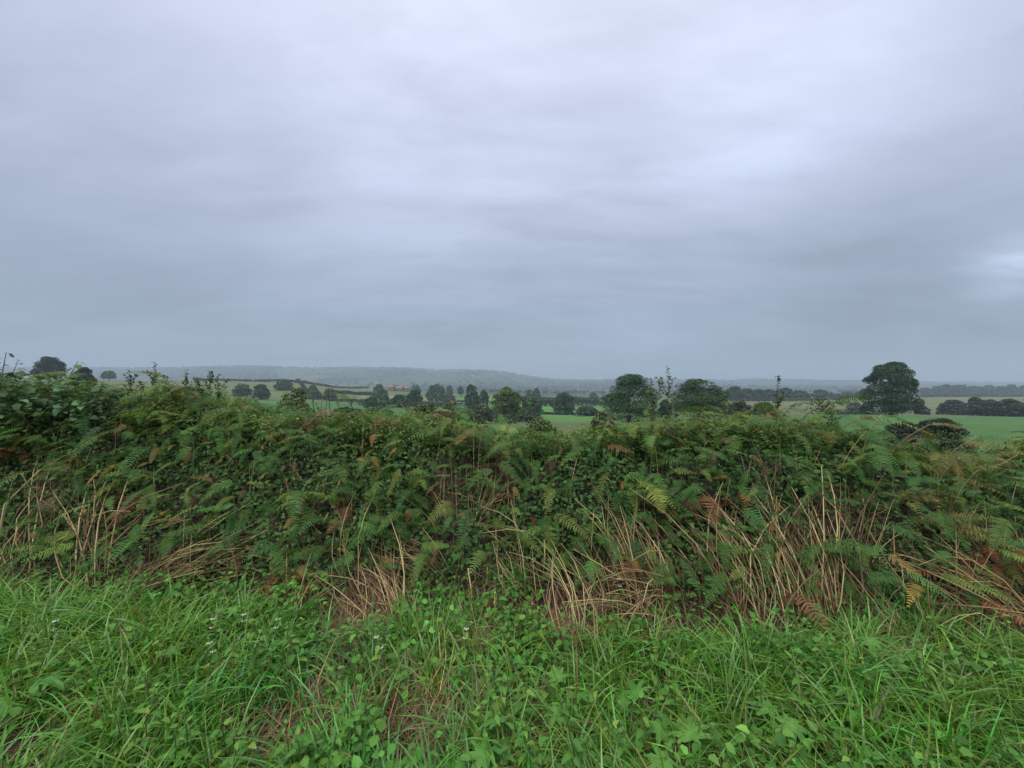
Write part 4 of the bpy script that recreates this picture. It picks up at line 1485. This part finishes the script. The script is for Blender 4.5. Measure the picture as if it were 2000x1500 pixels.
# hazel at the left edge: stems and single leaves
root = obj('hazel_bush', None, None, Matrix.Translation((-5.15, 3.75, float(bank(-5.15, 3.75)))), label='big round-leaved hazel bush at the left edge rising above the skyline', category='bush')
zb = root.location.z
leafspots = []
for i, (px, pt, Y) in enumerate(((12, 688, 3.85), (35, 705, 3.8), (-60, 690, 3.9), (80, 742, 3.8), (120, 750, 3.9), (152, 706, 4.0), (170, 738, 4.0), (50, 770, 3.6), (-20, 760, 3.5), (140, 775, 3.8), (-120, 720, 3.8), (100, 790, 3.6), (0, 800, 3.4), (190, 770, 3.9))):
    e = at(px, pt, Y) - np.array([-5.15, 3.75, zb])
    s0 = np.array([(e[0]) * .6, e[1] * .6, -.05 + float(bank(-5.15 + e[0] * .6, 3.75 + e[1] * .6)) - zb])
    mid = s0 * .4 + e * .6 + np.array([random.gauss(0, .04), random.gauss(0, .04), .03])
    P_ = np.array([s0, s0 * .6 + mid * .4, mid, e])
    V, F = tube(P_, [.009, .008, .006, .003], 5)
    obj('stem', mesh('stem', V, F, (.6, .6, .6), MAT['stem']), root)
    for q in np.linspace(.3, 1.0, 20):
        leafspots.append((np.array([np.interp(q, np.linspace(0, 1, 4), P_[:, w]) for w in range(3)]), q))
for p, q in leafspots[:295]:
    ln = random.uniform(.05, .078)
    a = random.uniform(0, 6.28)
    m = Matrix.Translation(p) @ Euler((random.gauss(0, .3), random.gauss(.1, .3), a)).to_matrix().to_4x4() @ Matrix.Translation((.02, 0, 0)) @ Matrix.Diagonal((ln, ln, ln, 1))
    obj('leaf', random.choice(HAZ), root, m)
r = np.random.default_rng(5)
n = 1500
PX_, PY_ = r.uniform(-150, 200, n), r.uniform(728, 820, n)
Yd = r.uniform(3.45, 4.1, n)
P = np.stack([(PX_ - CX) / FX * Yd, Yd, EYE - (PY_ - CY) / FX * Yd], 1)
P = P[P[:, 2] < hedge_top(P[:, 0]) + .04 + .12 * (P[:, 0] < -4.4)] - np.array([-5.15, 3.75, zb])
V, F, m = leaves(P, r.normal(size=P.shape) * .4 + np.array([0, -.12, 1.]), .055 * np.exp(r.normal(size=len(P)) * .25), .85, True, .2, r=r)
o = obj('foliage', mesh('foliage', V, F, np.repeat(jit((.085, .155, .070), len(P), .35, r), m, 0), MAT['leafattr']), root)
o['kind'] = 'stuff'

# ------------------------------------------------------------------ nettles and dead-nettles on the verge
def verge_pt(px, py, h=0.0):
    Y = (EYE - h) * FX / (py - CY)
    return (px - CX) / FX * Y, Y


def nettle(X, Y, h, label, group, size=1.0, flower=False):
    z = float(bank(X, Y))
    root = obj('white_dead_nettle' if flower else 'nettle', None, None, Matrix.Translation((X, Y, z)) @ Matrix.Rotation(random.uniform(0, 6.28), 4, 'Z'), label=label, group=group, category='weed')
    lx, ly = random.gauss(0, .14) * h, random.gauss(0, .14) * h
    V, F = tube([(0, 0, -.02), (lx * .3, ly * .3, h * .5), (lx, ly, h)], [.0032, .003, .002], 4, False)
    obj('stem', mesh('stem', V, F, (.55, .75, .5), MAT['stem']), root)
    npair = random.choice([4, 5, 5, 6])
    for i in range(npair):
        t = .32 + .68 * i / (npair - 1)
        p = Vector((lx * t * t, ly * t * t, h * t))
        ln = size * random.uniform(.042, .070) * (1 - .5 * max(0, t - .55) / .45)
        for s in (0, math.pi):
            m = Matrix.Translation(p) @ Euler((random.gauss(0, .2), random.gauss(-.1, .22) - .3 * (t > .9), s + i * 1.57 + random.gauss(0, .25))).to_matrix().to_4x4() @ Matrix.Translation((.012, 0, 0)) @ Matrix.Diagonal((ln, ln, ln, 1))
            obj('leaf', random.choice(NET), root, m)
    if flower:
        for t in (.68, .85):
            n_ = 7
            a = np.arange(n_) * 6.28 / n_
            P_ = np.stack([np.cos(a) * .010 + lx * t * t, np.sin(a) * .010 + ly * t * t, np.full(n_, h * t + .01)], 1)
            V, F, m_ = leaves(P_, np.stack([np.cos(a), np.sin(a), np.full(n_, 1.5)], 1), .013, .6, True)
            obj('flower_whorl', mesh('flower_whorl', V, F, (.72, .74, .60), MAT['petal']), root)


NZ = [  # px range, py range, count, place words
    (380, 720, 1170, 1300, 26, 'in the patch left of the straw'),
    (960, 1110, 1150, 1225, 14, 'under the centre of the bank'),
    (330, 560, 1380, 1500, 20, 'at the bottom left corner'),
    (560, 760, 1330, 1500, 20, 'left of the bare brown patch'),
    (760, 920, 1320, 1400, 11, 'behind the bare brown patch'),
    (930, 1110, 1300, 1490, 22, 'right of the bare brown patch'),
    (1100, 1330, 1290, 1500, 24, 'in the middle right foreground'),
    (1480, 1640, 1210, 1420, 12, 'among grass right of the middle foreground'),
    (0, 330, 1250, 1480, 20, 'among grass at lower left'),
    (1640, 1980, 1200, 1330, 12, 'below the bank at right'),
]
for x0, x1, y0, y1, k, words in NZ:
    for i in range(k):
        px, py = random.uniform(x0, x1), random.uniform(y0, y1)
        h = random.uniform(.16, .34)
        X, Y = verge_pt(px, py, h * .7)
        if float(bare(np.array([X]), np.array([Y]))[0]) > .35:
            continue
        row = 'front' if py > y0 + (y1 - y0) * .66 else 'back' if py < y0 + (y1 - y0) * .33 else 'middle'
        nettle(X, Y, h, '%s row nettle %s' % (row, words), 'nettles ' + words)
for px, py, w in ((905, 1235, 'nearest the short cut straw stalks'), (535, 1215, 'in the grass below the straw at left'),
                  (100, 1215, 'near the left edge'), (410, 1215, 'below the flattened straw swath'), (480, 1200, 'right of the flattened straw swath'),
                  (1215, 1140, 'under the upright straw sheaf'), (760, 1250, 'beside the brown litter left of centre'), (428, 1258, 'in tall grass at left')):
    h = random.uniform(.26, .34)
    X, Y = verge_pt(px, py, h * .8)
    nettle(X, Y, h, 'white-flowered dead-nettle ' + w, 'white dead-nettles in the verge', flower=True)


# hogweed: big lobed leaves
def lobed_leaf(seed):
    r_ = np.random.default_rng(seed)
    out = []
    lobes = [(-2.35, .45), (-1.5, .72), (-.75, .8), (0, 1.0), (.75, .8), (1.5, .72), (2.35, .45)]
    for i, (a, ln) in enumerate(lobes):
        ln *= r_.uniform(.9, 1.1)
        for da, f in ((-.30, .42), (-.22, .66), (-.14, .70), (-.09, .88), (0, 1.0), (.09, .88), (.14, .72), (.22, .64)):
            out.append((math.cos(a + da) * ln * f, math.sin(a + da) * ln * f))
    P_ = np.array(out)
    x = P_ * .5
    z = -.22 * (x ** 2).sum(1) * 2 + r_.normal(size=len(x)) * .012
    V = np.concatenate([[(0, 0, 0)], np.stack([x[:, 0], x[:, 1], z], 1)])
    inner = V[1:] * .5 + np.array([0, 0, .015])
    n_ = len(x)
    V = np.concatenate([V, inner])
    F3 = [(0, 1 + n_ + i, 1 + n_ + (i + 1) % n_) for i in range(n_)]
    F4 = [(1 + n_ + i, 1 + i, 1 + (i + 1) % n_, 1 + n_ + (i + 1) % n_) for i in range(n_)]
    C_ = np.ones((len(V), 3))
    C_[0] *= 1.3
    C_[1:1 + n_] *= r_.uniform(.85, 1.05)
    return mesh('leaf', V, [np.array(F3), np.array(F4)], C_, MAT['hogweed'], True)


HOG = [lobed_leaf(70 + i) for i in range(4)]
for px, py, sz, nl, lab in ((985, 1470, .26, 4, 'large bright lobed hogweed right of the bare patch at the bottom'), (1345, 1480, .26, 4, 'large lobed hogweed at the bottom right of centre'), (1260, 1390, .22, 4, 'lobed hogweed behind the bottom one, right of centre'),
                            (1545, 1400, .22, 3, 'lobed hogweed among the grass at lower right'), (300, 1300, .20, 4, 'lobed hogweed in the grass at left'), (640, 1440, .16, 3, 'small lobed hogweed left of the bare patch'),
                            (1640, 1330, .18, 3, 'lobed hogweed half hidden in grass at right'), (80, 1330, .2, 3, 'lobed hogweed in the grass at the left edge'), (860, 1500, .14, 2, 'small rounded leaf plant at the bottom centre'),
                            (1100, 1350, .18, 3, 'lobed hogweed in the middle foreground'), (1700, 1250, .18, 3, 'lobed hogweed by the right foot of the bank'), (480, 1180, .18, 3, 'lobed hogweed in front of the flattened straw')):
    X, Y = verge_pt(px, py, .18)
    z = float(bank(X, Y))
    root = obj('hogweed', None, None, Matrix.Translation((X, Y, z)), label=lab, category='weed')
    for i in range(nl):
        a = i * 6.28 / nl + random.gauss(0, .4)
        hh, rr = random.uniform(.14, .24), random.uniform(.05, .11)
        e = Vector((math.cos(a) * rr, math.sin(a) * rr, hh))
        V, F = tube([(0, 0, -.02), e * .55 + Vector((0, 0, .03)), e], [.004, .0035, .003], 5, False)
        obj('stalk', mesh('stalk', V, F, (.6, .9, .5), MAT['stem']), root)
        s = sz * random.uniform(.8, 1.1)
        obj('leaf', random.choice(HOG), root, Matrix.Translation(e) @ Euler((random.gauss(-.1, .2), random.gauss(.15, .2), a)).to_matrix().to_4x4() @ Matrix.Diagonal((s, s, s, 1)))

# ------------------------------------------------------------------ verge grass and low herbs
r = np.random.default_rng(31)
nt_ = 7400
X = r.uniform(-5.6, 5.6, nt_)
Y = r.uniform(.75, 3.0, nt_)
foot = bank_foot(X)
edge = foot - .02 + (vn1(X, Y, 2.2) - .5) * .6 + (vn2(X, Y, 5.) - .5) * .25
px = CX + X / Y * FX
ok = Y < edge
b = bare(X, Y)
ok &= r.random(nt_) > b * .97
dens = .45 + .75 * vn2(X, Y, 1.9)
dens = np.where(X > .9, dens + .35, dens)
herb = np.exp(-((X + .95) / .75) ** 2) * ss(1.7, 2.1, 2.9 - Y) * .55 + np.exp(-(np.hypot(X - .7, Y - 1.75) / .35) ** 2) * .5 + np.exp(-(np.hypot(X + 1.1, (Y - 2.45)) / .4) ** 2) * .55
ok &= r.random(nt_) < dens - herb
edge_d = (edge - Y)[ok]
X, Y = X[ok], Y[ok]
nt_ = len(X)
per = r.integers(11, 22, nt_)
k = np.repeat(np.arange(nt_), per)
n = len(k)
tl = np.exp(r.normal(size=nt_) * .22) * (.85 + .35 * vn1(X, Y, 1.3))
a0 = r.uniform(0, 6.28, n)
lean_az = vn3(X, Y, .8) * 9.0
sp = np.abs(r.normal(size=n)) * .045
bx_ = X[k] + np.cos(a0) * sp
by_ = Y[k] + np.sin(a0) * sp
B = np.stack([bx_, by_, bank(bx_, by_) - .01], 1)
az = np.where(r.random(n) < .55, a0 + r.normal(size=n) * .5, lean_az[k] + r.normal(size=n) * .6)
Ln = .255 * tl[k] * np.exp(r.normal(size=n) * .28) * (.5 + .5 * ss(0, .5, edge_d))[k]
Ln = np.minimum(Ln, .42)
V, F, m = blades(B, Ln, az, r.uniform(.02, .45, n), np.clip(r.normal(size=n) * .6 + 1.6, .1, 3.0), r.uniform(.0065, .0155, n), 5, .7, twist=r.normal(size=n) * .7)
tcol = np.stack([((.128 * np.exp(r.normal(size=nt_) * .24))), .29 * np.exp(r.normal(size=nt_) * .16), .040 * np.exp(r.normal(size=nt_) * .25)], 1)
blue = (vn2(X + 30, Y, 1.1) > .55)
tcol[blue] *= (.82, .98, 1.2)
c = tcol[k] * np.exp(r.normal(size=(n, 1)) * .2)
dry = r.random(n) < .03
c[dry] = jit((.30, .22, .11), dry.sum(), .25, r)
cv = np.repeat(c, m, 0).reshape(n, m, 3)
cv = cv.reshape(-1, 3)
print('GRASS blades', n)
obj('grass', mesh('grass', V, F, cv, MAT['grass']), None, None, label='long wet green grass of the verge in the foreground', category='grass', kind='stuff')

# low herb leaves between the grass
n = 36000
X = r.uniform(-5.2, 5.2, n)
Y = r.uniform(.8, 3.1, n)
ok = (Y < bank_foot(X) + .1) & (r.random(n) > bare(X, Y) * .95) & (vn1(X + 9, Y, 2.6) + r.normal(size=n) * .12 > .42)
X, Y = X[ok], Y[ok]
n = len(X)
hh = r.random(n) ** .7 * (.06 + .26 * vn3(X + 5, Y, 2.4))
P = np.stack([X, Y, bank(X, Y) + .015 + hh], 1)
V, F, m = leaves(P, r.normal(size=(n, 3)) * .35 + np.array([0, -.12, 1]), np.minimum(.034 * np.exp(r.normal(size=n) * .35), .050), .72, True, .22, r=r)
c = jit((.092, .235, .042), n, .26, r)
obj('ground_herbs', mesh('ground_herbs', V, F, np.repeat(c, m, 0), MAT['leafattr']), None, None, label='low leafy herbs between the verge grass', category='ground cover', kind='stuff')
# look-alikes are told apart by their order across the view
ORD = ['first', 'second', 'third', 'fourth', 'fifth', 'sixth', 'seventh', 'eighth', 'ninth', 'tenth', 'eleventh', 'twelfth', 'thirteenth', 'fourteenth', 'fifteenth', 'sixteenth']
same = {}
for o in list(scene.objects):
    if o.parent is None and o.get('label') and o.get('group'):
        same.setdefault(o['label'], []).append(o)
for lab, os_ in same.items():
    if 1 < len(os_) <= len(ORD):
        os_.sort(key=lambda o: o.location.x / max(.5, o.location.y))
        for w, o in zip(ORD, os_):
            o['label'] = lab + ', ' + w + ' from left'
print('BRACKEN', cnt, 'OBJECTS', len(bpy.data.objects))
